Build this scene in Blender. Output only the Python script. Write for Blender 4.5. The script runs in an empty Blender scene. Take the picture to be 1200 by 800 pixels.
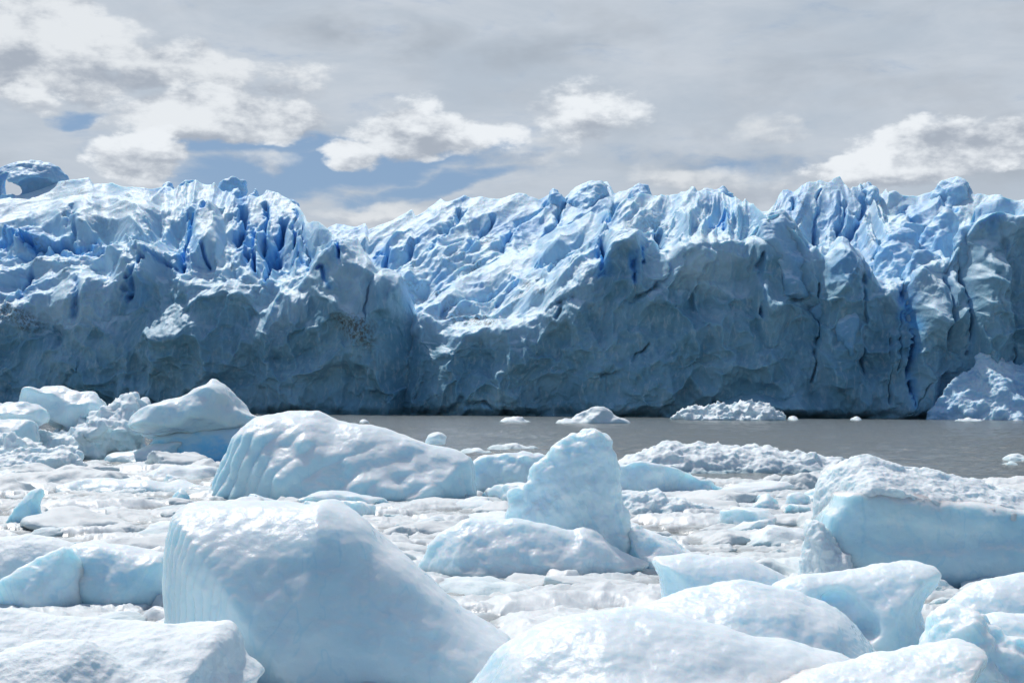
import bpy, math, random
import numpy as np
from mathutils import Matrix, Vector, Euler

random.seed(7)
SC = bpy.context.scene
COL = SC.collection
F32 = np.float32

# ------------------------------------------------------------------ camera
FPX, HX, HY, CAMH, ROLL = 1667.0, 600.0, 473.0, 3.0, 0.005
CR, SR = math.cos(ROLL), math.sin(ROLL)

def ang(px, py):
    """photo pixel -> slopes (right, up) as seen from the viewpoint"""
    ix = np.asarray(px, dtype=float) - HX
    iy = -(np.asarray(py, dtype=float) - HY)
    return (ix * CR - iy * SR) / FPX, (ix * SR + iy * CR) / FPX

def at(px, py, D):
    a, b = ang(px, py)
    return a * D, b * D + CAMH            # X, Z at distance Y = D

def ground_D(px, py):
    a, b = ang(px, py)
    return CAMH / np.maximum(-b, 1e-4)

cam_d = bpy.data.cameras.new("camera")
cam_d.lens, cam_d.sensor_width = 50.0, 50.0 * 1200.0 / FPX
cam_d.shift_y = (HY - 400.0) / 1200.0
cam_d.clip_start, cam_d.clip_end = 0.1, 20000
cam = bpy.data.objects.new("camera", cam_d)
COL.objects.link(cam)
cam.matrix_world = Matrix.Translation((0, 0, CAMH)) @ Matrix.Rotation(math.radians(90), 4, 'X') @ Matrix.Rotation(ROLL, 4, 'Z')
SC.camera = cam

# ------------------------------------------------------------------ noise
def _perm(seed):
    r = np.random.RandomState(seed)
    p = r.permutation(256).astype(np.int32)
    return np.concatenate([p, p, p])
_g = np.random.RandomState(3).normal(size=(256, 3))
_g /= np.linalg.norm(_g, axis=1)[:, None]
GRAD = _g.astype(F32)

def perlin(x, y, z, seed=0):
    P = _perm(seed)
    x = np.asarray(x, F32); y = np.asarray(y, F32); z = np.asarray(z, F32)
    x, y, z = np.broadcast_arrays(x, y, z)
    xi, yi, zi = np.floor(x), np.floor(y), np.floor(z)
    fx, fy, fz = x - xi, y - yi, z - zi
    xi = xi.astype(np.int32) & 255; yi = yi.astype(np.int32) & 255; zi = zi.astype(np.int32) & 255
    u = fx * fx * fx * (fx * (fx * 6 - 15) + 10)
    v = fy * fy * fy * (fy * (fy * 6 - 15) + 10)
    w = fz * fz * fz * (fz * (fz * 6 - 15) + 10)
    out = 0
    for dx in (0, 1):
        ux = u if dx else 1 - u
        px = P[xi + dx]
        for dy in (0, 1):
            uy = v if dy else 1 - v
            py = P[px + yi + dy]
            for dz in (0, 1):
                uz = w if dz else 1 - w
                h = P[py + zi + dz]
                g = GRAD[h]
                out = out + ux * uy * uz * (g[..., 0] * (fx - dx) + g[..., 1] * (fy - dy) + g[..., 2] * (fz - dz))
    return out * 1.5

def fbm(x, y, z, oct=4, seed=0, gain=.5, lac=2.03):
    a, s, o = 1.0, 0.0, 0
    f = 1.0
    for i in range(oct):
        o = o + a * perlin(x * f, y * f, z * f + 17.3 * i, seed + i)
        a *= gain; f *= lac
    return o

def ridged(x, y, z, oct=4, seed=0, gain=.5, lac=2.1):
    a, o, f, w = 1.0, 0, 1.0, 1.0
    for i in range(oct):
        n = 1 - np.abs(perlin(x * f, y * f, z * f + 9.1 * i, seed + i)) * 1.6
        n = np.clip(n, 0, 1) ** 2
        o = o + a * n * w
        w = np.clip(n * 1.4, 0, 1)
        a *= gain; f *= lac
    return o

def _hash2(ix, iy, seed):
    n = (ix.astype(np.int64) * 374761393 + iy.astype(np.int64) * 668265263 + seed * 982451653) & 0xffffffff
    n = ((n ^ (n >> 13)) * 1274126177) & 0xffffffff
    n = n ^ (n >> 16)
    a = (n & 0xffff).astype(F32) / 65535.0
    b = ((n >> 16) & 0xffff).astype(F32) / 65535.0
    return a, b

def worley2(x, y, seed=0, jit=.9):
    x = np.asarray(x, F32); y = np.asarray(y, F32)
    xi, yi = np.floor(x), np.floor(y)
    f1 = np.full(x.shape, 9, F32); f2 = f1.copy()
    r1 = np.zeros(x.shape, F32); r2 = r1.copy(); ox = r1.copy(); oy = r1.copy()
    for dx in (-1, 0, 1):
        for dy in (-1, 0, 1):
            cx, cy = xi + dx, yi + dy
            a, b = _hash2(cx, cy, seed)
            px = cx + .5 + (a - .5) * jit - x
            py = cy + .5 + (b - .5) * jit - y
            d = np.sqrt(px * px + py * py)
            nearer = d < f1
            f2 = np.where(nearer, f1, np.minimum(f2, d))
            c, e = _hash2(cx + 91, cy - 57, seed + 5)
            r1 = np.where(nearer, c, r1); r2 = np.where(nearer, e, r2)
            ox = np.where(nearer, px, ox); oy = np.where(nearer, py, oy)
            f1 = np.where(nearer, d, f1)
    return f1, f2, r1, r2, ox, oy

def worley3(x, y, z, seed=0, jit=.9):
    x = np.asarray(x, F32); y = np.asarray(y, F32); z = np.asarray(z, F32)
    xi, yi, zi = np.floor(x), np.floor(y), np.floor(z)
    f1 = np.full(x.shape, 9, F32); f2 = f1.copy()
    for dx in (-1, 0, 1):
        for dy in (-1, 0, 1):
            for dz in (-1, 0, 1):
                cx, cy, cz = xi + dx, yi + dy, zi + dz
                a, b = _hash2(cx + 131 * cz, cy + 71 * cz, seed)
                c, _ = _hash2(cx - 37 * cz, cy + 13 * cz, seed + 11)
                d = np.sqrt((cx + .5 + (a - .5) * jit - x) ** 2 + (cy + .5 + (b - .5) * jit - y) ** 2 + (cz + .5 + (c - .5) * jit - z) ** 2)
                f2 = np.where(d < f1, f1, np.minimum(f2, d))
                f1 = np.minimum(f1, d)
    return f1, f2

def sstep(a, b, x):
    t = np.clip((x - a) / (b - a), 0, 1)
    return t * t * (3 - 2 * t)

def gsmooth(a, s, axis=0):
    r = int(3 * s) + 1
    k = np.exp(-.5 * (np.arange(-r, r + 1) / s) ** 2); k /= k.sum()
    pad = [(0, 0)] * a.ndim; pad[axis] = (r, r)
    b = np.pad(a, pad, mode='edge')
    return np.apply_along_axis(lambda m: np.convolve(m, k, mode='valid'), axis, b)

# ------------------------------------------------------------------ meshes
def tag(o, label=None, cat=None, group=None, kind=None):
    if label: o['label'] = label
    if cat: o['category'] = cat
    if group: o['group'] = group
    if kind: o['kind'] = kind
    return o

def new_mesh(name, verts, quads, attrs=None, smooth=True):
    me = bpy.data.meshes.new(name)
    n, q = len(verts), len(quads)
    me.vertices.add(n); me.vertices.foreach_set('co', np.ascontiguousarray(verts, F32).ravel())
    me.loops.add(q * 4); me.loops.foreach_set('vertex_index', np.ascontiguousarray(quads, np.int32).ravel())
    me.polygons.add(q)
    me.polygons.foreach_set('loop_start', np.arange(0, q * 4, 4, dtype=np.int32))
    try: me.polygons.foreach_set('loop_total', np.full(q, 4, np.int32))
    except Exception: pass
    me.update(calc_edges=True)
    me.polygons.foreach_set('use_smooth', np.full(q, smooth, bool))
    for k, v in (attrs or {}).items():
        a = me.attributes.new(k, 'FLOAT', 'POINT')
        a.data.foreach_set('value', np.ascontiguousarray(v, F32).ravel())
    me.update()
    return me

def link(name, me, mat, parent=None, loc=(0, 0, 0)):
    o = bpy.data.objects.new(name, me)
    COL.objects.link(o)
    if mat: me.materials.append(mat)
    if parent: o.parent = parent
    o.location = loc
    return o

def empty(name, loc):
    o = bpy.data.objects.new(name, None)
    COL.objects.link(o); o.location = loc
    return o

def grid_quads(nr, nc, flip=False):
    i = np.arange(nr * nc).reshape(nr, nc)
    q = np.stack([i[:-1, :-1], i[:-1, 1:], i[1:, 1:], i[1:, :-1]], -1).reshape(-1, 4)
    return q[:, ::-1] if flip else q

def normals(V, Q):
    a, b, c, d = (V[Q[:, k]] for k in range(4))
    n = np.cross(c - a, d - b)
    N = np.zeros_like(V)
    for k in range(4):
        for j in range(3):
            N[:, j] += np.bincount(Q[:, k], weights=n[:, j], minlength=len(V))
    return N / np.maximum(np.linalg.norm(N, axis=1), 1e-12)[:, None]

def surface_nets(vol, org, h):
    nx, ny, nz = vol.shape
    s = vol < 0
    c = [s[i:nx - 1 + i, j:ny - 1 + j, k:nz - 1 + k] for i in (0, 1) for j in (0, 1) for k in (0, 1)]
    cnt = sum(x.astype(np.int8) for x in c)
    act = (cnt > 0) & (cnt < 8)
    I, J, K = np.nonzero(act)
    acc = np.zeros((len(I), 3)); num = np.zeros(len(I))
    corners = [(i, j, k) for i in (0, 1) for j in (0, 1) for k in (0, 1)]
    for a in range(8):
        for b in range(a + 1, 8):
            A, B = corners[a], corners[b]
            if sum(abs(A[m] - B[m]) for m in range(3)) != 1: continue
            va = vol[I + A[0], J + A[1], K + A[2]]; vb = vol[I + B[0], J + B[1], K + B[2]]
            m = (va < 0) != (vb < 0)
            t = np.where(m, va / np.where(m, va - vb, 1), 0)
            for d in range(3):
                acc[:, d] += np.where(m, A[d] + t * (B[d] - A[d]), 0)
            num += m
    V = (np.stack([I, J, K], 1) + acc / num[:, None]) * h + np.asarray(org)
    idx = np.full(act.shape, -1, np.int64); idx[I, J, K] = np.arange(len(I))
    Q = []
    def emit(flag, sgn, quad):
        if len(sgn) == 0: return
        q = np.stack(quad, 1)
        q = np.where(sgn[:, None], q, q[:, ::-1])
        Q.append(q)
    # x edges
    m = s[:-1, 1:-1, 1:-1] != s[1:, 1:-1, 1:-1]
    i, j, k = np.nonzero(m); j = j + 1; k = k + 1
    emit(0, s[i, j, k], [idx[i, j - 1, k - 1], idx[i, j, k - 1], idx[i, j, k], idx[i, j - 1, k]])
    m = s[1:-1, :-1, 1:-1] != s[1:-1, 1:, 1:-1]
    i, j, k = np.nonzero(m); i = i + 1; k = k + 1
    emit(0, s[i, j, k], [idx[i - 1, j, k - 1], idx[i - 1, j, k], idx[i, j, k], idx[i, j, k - 1]])
    m = s[1:-1, 1:-1, :-1] != s[1:-1, 1:-1, 1:]
    i, j, k = np.nonzero(m); i = i + 1; j = j + 1
    emit(0, s[i, j, k], [idx[i - 1, j - 1, k], idx[i, j - 1, k], idx[i, j, k], idx[i - 1, j, k]])
    return V, np.concatenate(Q)

def poly_sdf(px, pz, poly):
    d = np.full(px.shape, 1e9); inside = np.zeros(px.shape, bool)
    n = len(poly)
    for i in range(n):
        ax, az = poly[i]; bx, bz = poly[(i + 1) % n]
        ex, ez = bx - ax, bz - az
        t = np.clip(((px - ax) * ex + (pz - az) * ez) / (ex * ex + ez * ez + 1e-12), 0, 1)
        d = np.minimum(d, (px - ax - t * ex) ** 2 + (pz - az - t * ez) ** 2)
        cond = (az > pz) != (bz > pz)
        xc = ax + (pz - az) / (bz - az if abs(bz - az) > 1e-12 else 1e-12) * ex
        inside ^= cond & (px < xc)
    d = np.sqrt(d)
    return np.where(inside, -d, d)

def chaikin(p, n=1):
    p = [tuple(q) for q in p]
    for _ in range(n):
        r = [p[0]]
        for a, b in zip(p[:-1], p[1:]):
            r.append((a[0] * .75 + b[0] * .25, a[1] * .75 + b[1] * .25))
            r.append((a[0] * .25 + b[0] * .75, a[1] * .25 + b[1] * .75))
        r.append(p[-1]); p = r
    return p

# ------------------------------------------------------------------ materials
class NT:
    def __init__(s, tree):
        s.t = tree; s.n = tree.nodes; s.l = tree.links
    def node(s, typ, **kw):
        n = s.n.new(typ)
        for k, v in kw.items(): setattr(n, k, v)
        return n
    def put(s, sock, v):
        if isinstance(v, bpy.types.NodeSocket): s.l.new(v, sock)
        elif isinstance(v, (tuple, list)) and len(v) == 3 and sock.type == 'RGBA': sock.default_value = (*v, 1)
        else: sock.default_value = v
    def math(s, op, a, b=0.0, c=None, clamp=False):
        n = s.node('ShaderNodeMath', operation=op, use_clamp=clamp)
        s.put(n.inputs[0], a); s.put(n.inputs[1], b)
        if c is not None: s.put(n.inputs[2], c)
        return n.outputs[0]
    def vmath(s, op, a, b=(0, 0, 0)):
        n = s.node('ShaderNodeVectorMath', operation=op)
        s.put(n.inputs[0], a); s.put(n.inputs[1], b)
        return n.outputs['Value'] if op in ('DOT_PRODUCT', 'LENGTH') else n.outputs[0]
    def mix(s, f, a, b):
        n = s.node('ShaderNodeMix', data_type='RGBA')
        s.put(n.inputs[0], f); s.put(n.inputs[6], a); s.put(n.inputs[7], b)
        return n.outputs[2]
    def noise(s, vec, scale, detail=4, rough=.55, dist=0.0):
        n = s.node('ShaderNodeTexNoise')
        s.put(n.inputs['Vector'], vec)
        n.inputs['Scale'].default_value = scale; n.inputs['Detail'].default_value = detail
        n.inputs['Roughness'].default_value = rough; n.inputs['Distortion'].default_value = dist
        return n.outputs['Fac']
    def ramp(s, v, a, b, lo=0.0, hi=1.0):
        n = s.node('ShaderNodeMapRange', interpolation_type='SMOOTHSTEP')
        s.put(n.inputs[0], v)
        for i, q in enumerate((a, b, lo, hi)): n.inputs[i + 1].default_value = q
        return n.outputs[0]
    def attr(s, name):
        return s.node('ShaderNodeAttribute', attribute_name=name).outputs['Fac']
    def scale(s, vec, sc):
        n = s.node('ShaderNodeMapping'); s.put(n.inputs[0], vec); n.inputs['Scale'].default_value = sc
        return n.outputs[0]
    def bump(s, h, strength, dist, normal=None):
        n = s.node('ShaderNodeBump'); s.put(n.inputs['Height'], h)
        n.inputs['Strength'].default_value = strength; n.inputs['Distance'].default_value = dist
        if normal: s.put(n.inputs['Normal'], normal)
        return n.outputs[0]

def material(name):
    m = bpy.data.materials.new(name); m.use_nodes = True
    t = NT(m.node_tree)
    b = m.node_tree.nodes['Principled BSDF']
    return m, t, b

def wvn(t, pos):
    n = t.node('ShaderNodeTexNoise'); t.put(n.inputs['Vector'], pos); n.inputs['Scale'].default_value = 9
    return n.outputs['Color']

def berg_material(name, face, crust, wet, sss=.85, rad=.42, rough=.15, glint=1.0, band=.25):
    m, t, b = material(name)
    pos = t.node('ShaderNodeTexCoord').outputs['Object']
    geo = t.node('ShaderNodeNewGeometry').outputs['Position']
    n1 = t.noise(pos, 1.3, 5, .6); n2 = t.noise(t.scale(pos, (1, 1, 2.5)), 5, 4, .6)
    cr = t.attr('crust')
    cr = t.math('ADD', cr, t.math('MULTIPLY', t.math('SUBTRACT', n2, .5), .12), clamp=True)
    fc = t.mix(t.ramp(n1, .35, .65), face, tuple(q * s for q, s in zip(face, (.92, .97, .985))))
    fc = t.mix(t.math('MULTIPLY', t.ramp(t.attr('blue'), .12, .5), .55), fc, tuple(q * s for q, s in zip(face, (.72, .90, .96))))
    vn = t.noise(t.scale(pos, (1, 1, .55)), .9, 3, .5, 1.2)
    vein = t.ramp(t.math('ABSOLUTE', t.math('SUBTRACT', vn, .5)), .016, .0)
    fc = t.mix(t.math('MULTIPLY', vein, .4), fc, tuple(q * s for q, s in zip(face, (.62, .86, .95))))
    mot = t.noise(pos, 3.2, 6, .7)
    fc = t.mix(t.math('MULTIPLY', t.ramp(mot, .5, .72), .45), fc, crust)
    c = t.mix(cr, fc, crust)
    z = t.node('ShaderNodeSeparateXYZ'); t.put(z.inputs[0], geo)
    zz = t.math('ADD', z.outputs[2], t.math('MULTIPLY', t.math('SUBTRACT', n1, .5), band * 1.5))
    c = t.mix(t.math('MULTIPLY', t.ramp(zz, band, 0.0), .8), c, wet)
    t.put(b.inputs['Base Color'], c)
    b.inputs['Subsurface Weight'].default_value = sss
    b.inputs['Subsurface Radius'].default_value = (.55, .85, 1.0)
    b.inputs['Subsurface Scale'].default_value = rad
    b.inputs['IOR'].default_value = 1.31
    g = t.noise(pos, 55, 2, .7)
    f = t.noise(pos, 14, 4, .65)
    wv = t.noise(t.scale(pos, (1, 1, .25)), 4.5, 3, .55)
    t.put(b.inputs['Roughness'], t.math('ADD', t.math('MULTIPLY', cr, .22), rough))
    n = t.bump(wv, .3, .025)
    n = t.bump(f, .4 * glint, .009, n)
    vo = t.node('ShaderNodeTexVoronoi'); t.put(vo.inputs['Vector'], t.vmath('ADD', pos, t.vmath('MULTIPLY', wvn(t, pos), (.05, .05, .05)))); vo.inputs['Scale'].default_value = 16
    n = t.bump(vo.outputs['Distance'], .3 * glint, .012, n)
    n = t.bump(g, .6 * glint, .006, n)
    t.put(b.inputs['Normal'], n)
    return m

M_BERG = berg_material('berg_ice', (.70, .845, .905), (.78, .84, .87), (.30, .48, .55))
M_CLEAR = berg_material('clear_blue_ice', (.60, .80, .88), (.80, .86, .89), (.24, .45, .53))
M_BLUE = berg_material('deep_blue_ice', (.26, .66, .97), (.6, .78, .9), (.18, .45, .72), rad=.7)
M_CRUSTY = berg_material('frothy_ice', (.73, .83, .87), (.79, .84, .86), (.42, .56, .6), sss=.5, rad=.25, rough=.35, glint=1.8)
M_FLOE = berg_material('floe_ice', (.58, .65, .67), (.69, .72, .725), (.40, .45, .45), sss=.35, rad=.15, rough=.35, glint=1.3, band=.08)

def brash_material():
    m, t, b = material('brash_slush')
    pos = t.node('ShaderNodeNewGeometry').outputs['Position']
    n1 = t.noise(pos, .35, 4, .6); n2 = t.noise(pos, 7, 4, .65)
    wet = t.attr('wet'); tone = t.attr('tone')
    w = t.math('ADD', wet, t.math('MULTIPLY', t.math('SUBTRACT', n2, .5), .5), clamp=True)
    dry = t.mix(tone, (.54, .59, .61), (.73, .76, .77))
    gre = t.mix(n1, (.27, .28, .275), (.44, .465, .465))
    t.put(b.inputs['Base Color'], t.mix(w, dry, gre))
    t.put(b.inputs['Roughness'], t.math('SUBTRACT', .45, t.math('MULTIPLY', w, .2)))
    b.inputs['Subsurface Weight'].default_value = .25
    b.inputs['Subsurface Radius'].default_value = (.4, .8, 1); b.inputs['Subsurface Scale'].default_value = .1
    n = t.bump(n2, .4, .03); n = t.bump(t.noise(pos, 40, 3, .7), .5, .01, n)
    t.put(b.inputs['Normal'], n)
    return m
M_BRASH = brash_material()

def glacier_material():
    m, t, b = material('glacier_ice')
    pos = t.node('ShaderNodeNewGeometry').outputs['Position']
    n1 = t.noise(pos, .09, 5, .6); n2 = t.noise(pos, .5, 5, .62); n3 = t.noise(t.scale(pos, (1, 1, .35)), .8, 4, .6)
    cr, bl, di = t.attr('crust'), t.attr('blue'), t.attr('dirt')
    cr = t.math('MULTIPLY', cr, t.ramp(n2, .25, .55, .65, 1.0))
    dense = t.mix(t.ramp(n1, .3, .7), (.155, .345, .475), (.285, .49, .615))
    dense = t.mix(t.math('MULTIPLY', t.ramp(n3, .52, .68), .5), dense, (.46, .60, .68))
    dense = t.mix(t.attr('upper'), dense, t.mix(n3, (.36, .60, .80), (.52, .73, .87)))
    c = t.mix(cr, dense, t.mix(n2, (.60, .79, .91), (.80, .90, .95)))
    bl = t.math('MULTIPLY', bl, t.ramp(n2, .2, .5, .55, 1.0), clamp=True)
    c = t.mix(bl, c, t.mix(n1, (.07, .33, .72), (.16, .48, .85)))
    dn = t.math('MULTIPLY', di, t.ramp(t.noise(pos, 1.1, 5, .75), .44, .58), clamp=True)
    c = t.mix(dn, c, (.13, .135, .13))
    t.put(b.inputs['Base Color'], c)
    b.inputs['Roughness'].default_value = .5
    b.inputs['Subsurface Weight'].default_value = .55; b.inputs['Subsurface Radius'].default_value = (.3, .75, 1.0); b.inputs['Subsurface Scale'].default_value = 1.6
    b.inputs['Specular IOR Level'].default_value = .25
    n = t.bump(n2, .35, .7); n = t.bump(t.noise(pos, 2.2, 4, .7), .35, .25, n)
    t.put(b.inputs['Normal'], n)
    return m
M_GLAC = glacier_material()

# ------------------------------------------------------------------ light and sky
SUN_EL, SUN_AZ = math.radians(57), math.radians(-36)      # azimuth from the view axis, negative = left
sd = Vector((math.sin(SUN_AZ) * math.cos(SUN_EL), math.cos(SUN_AZ) * math.cos(SUN_EL), math.sin(SUN_EL)))
sun_d = bpy.data.lights.new('sun', 'SUN'); sun_d.energy = 3.55; sun_d.angle = math.radians(.6); sun_d.color = (1, .965, .91)
sun = bpy.data.objects.new('sun', sun_d); COL.objects.link(sun)
sun.rotation_euler = sd.to_track_quat('Z', 'Y').to_euler(); sun.location = sd * 800

def build_world():
    w = bpy.data.worlds.new('World'); SC.world = w; w.use_nodes = True
    t = NT(w.node_tree); bg = w.node_tree.nodes['Background']
    bg.inputs['Strength'].default_value = 0.1
    K = 10.0
    sky = t.node('ShaderNodeTexSky', sky_type='NISHITA'); sky.sun_disc = False
    sky.sun_elevation = SUN_EL; sky.sun_rotation = SUN_AZ
    sky.air_density = 1.0; sky.dust_density = .6; sky.ozone_density = 1.6
    d = t.node('ShaderNodeTexCoord').outputs['Generated']
    s = t.node('ShaderNodeSeparateXYZ'); t.put(s.inputs[0], d)
    az = t.math('ARCTAN2', s.outputs[0], s.outputs[1]); el = t.math('ARCSINE', s.outputs[2])
    cb = t.node('ShaderNodeCombineXYZ'); t.put(cb.inputs[0], az); t.put(cb.inputs[1], el)
    p = cb.outputs[0]
    ps = t.scale(p, (1, 1.9, 1))
    def offs(v): return t.vmath('ADD', ps, v)
    n_big = t.noise(ps, 9, 6, .58, .2)
    n_det = t.noise(ps, 26, 7, .6)
    n_det2 = t.noise(offs((-.010, .030, 0)), 26, 7, .6)
    n_med = t.noise(ps, 14, 4, .55); n_med2 = t.noise(offs((-.02, .055, 0)), 14, 4, .55)
    # warp
    wn = t.node('ShaderNodeTexNoise'); t.put(wn.inputs['Vector'], ps); wn.inputs['Scale'].default_value = 16; wn.inputs['Detail'].default_value = 5
    wv = t.vmath('MULTIPLY', t.vmath('SUBTRACT', wn.outputs['Color'], (.5, .5, .5)), (.055, .035, 0))
    pw = t.vmath('ADD', p, wv)
    def ell(src, items):
        out = None
        for (x, y, rx, ry, wgt, rot) in items:
            a, b = ang(x, y); u0, v0 = math.atan(float(a)), math.atan(float(b))
            q = t.vmath('SUBTRACT', src, (u0, v0, 0))
            mp = t.node('ShaderNodeMapping', vector_type='TEXTURE'); t.put(mp.inputs[0], q)
            mp.inputs['Rotation'].default_value = (0, 0, math.radians(rot)); mp.inputs['Scale'].default_value = (rx / FPX, ry / FPX, 1)
            r2 = t.vmath('DOT_PRODUCT', mp.outputs[0], mp.outputs[0])
            g = t.math('MULTIPLY', t.math('SUBTRACT', 1.0, r2, clamp=True), wgt)
            out = g if out is None else t.math('MAXIMUM', out, g)
        return out
    # high veil
    streak = t.noise(t.scale(p, (1, 3.5, 1)), 7, 7, .6, .4)
    soft = t.noise(t.scale(p, (1, 2, 1)), 11, 6, .55, .3)
    veil = t.mix(t.ramp(streak, .3, .7), (.47 * K, .54 * K, .625 * K), (.58 * K, .635 * K, .705 * K))
    veil = t.mix(t.math('MULTIPLY', t.ramp(soft, .48, .72), .55), veil, (.44 * K, .485 * K, .545 * K))
    dk = ell(pw, [(430, 42, 130, 34, 1, -4), (640, 62, 130, 30, .8, 4), (690, 150, 70, 50, .5, 0), (920, 95, 130, 40, .5, 0), (1110, 50, 140, 40, .35, 0), (870, 205, 170, 30, .8, -6), (1180, 210, 100, 26, 1, 0), (10, 40, 40, 40, .6, 0), (560, 200, 120, 24, .5, 0)])
    dk = t.math('MULTIPLY', dk, t.ramp(n_med, .36, .64), clamp=True)
    c = t.mix(t.math('MULTIPLY', dk, .8), veil, (.36 * K, .41 * K, .475 * K))
    # blue openings seen through thin cloud
    bl = ell(pw, [(400, 200, 270, 36, 1.1, 8), (300, 178, 170, 22, 1.0, 0), (92, 149, 40, 9, .7, 8), (840, 195, 140, 20, .5, -4), (0, 25, 30, 36, .5, 0), (500, 218, 130, 16, 1.0, 10)])
    bn = t.noise(t.scale(p, (1, 3.2, 1)), 15, 7, .62, .35)
    blm = t.ramp(t.math('ADD', bl, t.math('MULTIPLY', t.math('SUBTRACT', bn, .5), 1.6)), .05, .8)
    skyc = t.mix(.25, (.21 * K, .335 * K, .53 * K), sky.outputs[0])
    c = t.mix(t.math('MULTIPLY', blm, 1.0), c, skyc)
    # cumulus: each heap is lit on its upper left and grey beneath
    def heaps(items, c, sharp=(.20, .62), det=2.1, bright=1.0):
        e = ell(pw, [q[:4] + (q[4], q[5]) for q in items])
        dens = t.math('ADD', e, t.math('MULTIPLY', t.math('SUBTRACT', n_det, .5), det))
        dens = t.math('ADD', dens, t.math('MULTIPLY', t.math('SUBTRACT', n_big, .5), .7))
        m = t.math('MULTIPLY', t.ramp(dens, *sharp), t.ramp(e, .0, .22))
        lift = [(x + 6, y + ry * .75, rx * .95, ry * .75, 1.0, r) for (x, y, rx, ry, w, r) in items]
        un = ell(pw, lift)
        lit = t.math('ADD', t.math('MULTIPLY', t.math('SUBTRACT', n_det, n_det2), 3.4), t.math('MULTIPLY', t.math('SUBTRACT', n_med, n_med2), 3.2))
        lit = t.math('SUBTRACT', t.math('ADD', lit, .78), t.math('MULTIPLY', t.math('MULTIPLY', un, t.ramp(n_med, .25, .6, .35, 1.0)), .85))
        cc = t.mix(t.ramp(lit, -.5, 1.15), (.40 * K, .45 * K, .525 * K), (.845 * K * bright, .885 * K * bright, .925 * K * bright))
        return t.mix(m, c, cc)
    c = heaps([(440, 252, 90, 14, .7, 0), (900, 228, 110, 20, .7, 0), (780, 208, 60, 18, .9, 0), (845, 206, 60, 16, .6, 0), (470, 248, 70, 14, .9, 0), (300, 195, 60, 14, .5, 0), (900, 155, 50, 26, .6, 0), (600, 175, 80, 26, .5, 0)], c, (.05, 1.0), 1.6, .86)
    c = heaps([(60, 70, 130, 75, 1.2, -14), (20, 95, 90, 60, 1.1, 0), (205, 92, 130, 34, 1.0, -6), (330, 105, 90, 30, .6, 0)], c, (.14, .72), 2.2, .92)
    c = heaps([(240, 148, 150, 36, 1.15, 0), (345, 150, 70, 30, .9, 0), (30, 138, 60, 20, .7, 0)], c, (.16, .66), 2.1, .95)
    c = heaps([(500, 160, 125, 34, 1.0, 0), (410, 182, 50, 18, 1.0, 0), (480, 125, 50, 22, .5, 0)], c, (.16, .66))
    c = heaps([(165, 192, 74, 36, 1.2, 0)], c)
    c = heaps([(690, 140, 75, 50, .85, 0)], c, (.14, .75))
    c = heaps([(1110, 188, 130, 38, 1.15, 0), (1040, 206, 110, 24, .9, 0), (1190, 182, 70, 30, 1.0, 0)], c)
    # the cloud bank covers the sky ahead; behind the viewer it is mostly clear
    front = t.ramp(t.math('ADD', s.outputs[1], t.math('MULTIPLY', t.math('SUBTRACT', n_big, .5), .5)), -.05, .45)
    front = t.math('MULTIPLY', front, t.ramp(s.outputs[2], .95, .55))
    c = t.mix(front, sky.outputs[0], c)
    t.put(bg.inputs['Color'], c)
    w.cycles.sampling_method = 'MANUAL'; w.cycles.sample_map_resolution = 512
build_world()
SC.view_settings.view_transform = 'Standard'; SC.view_settings.look = 'None'
SC.view_settings.exposure = 0; SC.view_settings.gamma = 1
SC.render.film_transparent = False
SC.cycles.use_denoising = True
SC.cycles.max_bounces = 8; SC.cycles.diffuse_bounces = 4; SC.cycles.glossy_bounces = 3; SC.cycles.transmission_bounces = 3
SC.cycles.caustics_reflective = False; SC.cycles.caustics_refractive = False

# ------------------------------------------------------------------ water
def build_water():
    m, t, b = material('glacial_water')
    pos = t.node('ShaderNodeNewGeometry').outputs['Position']
    h = t.noise(t.scale(pos, (.75, 1.2, 1)), 1.6, 5, .62, .4)
    h2 = t.noise(t.scale(pos, (.5, 1, 1)), .35, 4, .6)
    big = t.noise(t.scale(pos, (.4, 1, 1)), .02, 3, .5)
    t.put(b.inputs['Base Color'], t.mix(big, (.17, .19, .19), (.215, .235, .23)))
    b.inputs['Roughness'].default_value = .14; b.inputs['IOR'].default_value = 1.33
    n = t.bump(h2, 1.0, .5); n = t.bump(h, 1.0, .32, n)
    t.put(b.inputs['Normal'], n)
    py = np.concatenate([np.arange(420, 80, -2.0), np.arange(80, 7, -.27), np.geomspace(7, .35, 40)])
    Y = CAMH * FPX / py
    Y = np.concatenate([np.linspace(-250, 10, 12), Y])
    k = np.concatenate([np.linspace(-2600, -120, 30), np.arange(-100, 1300, 1.3), np.linspace(1320, 3800, 30)])
    K, YY = np.meshgrid((k - HX) / FPX, Y)
    X = K * np.maximum(YY, 60)
    X = np.where(YY < 60, X, X)
    zc = 0 * X
    a = .055 * fbm(X / 3.2, YY / 2.0, zc, 3, 201) + .11 * (ridged(X / 4.5 + .4 * YY / 9, YY / 2.6, zc, 3, 205) - .7) + .05 * fbm(X / 1.1, YY / .7, zc, 2, 208)
    gust = .55 + .45 * sstep(-.3, .4, fbm(X / 60, YY / 25, zc, 3, 210))
    Zw = a * gust * sstep(45, 60, YY) * (1 - sstep(600, 1500, YY)) - .04
    V = np.stack([X, YY, Zw], -1).reshape(-1, 3)
    o = link('lake_water', new_mesh('lake_water', V, grid_quads(len(Y), len(k))), m)
    tag(o, kind='structure')
build_water()
# ------------------------------------------------------------------ glacier
def interp(xs, pts):
    a = np.array(pts, float)
    return np.interp(xs, a[:, 0], a[:, 1])

def base_D(x):                                   # distance of the ice front's foot, left to right
    return 392 - (x + 0) * 0.062

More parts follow.
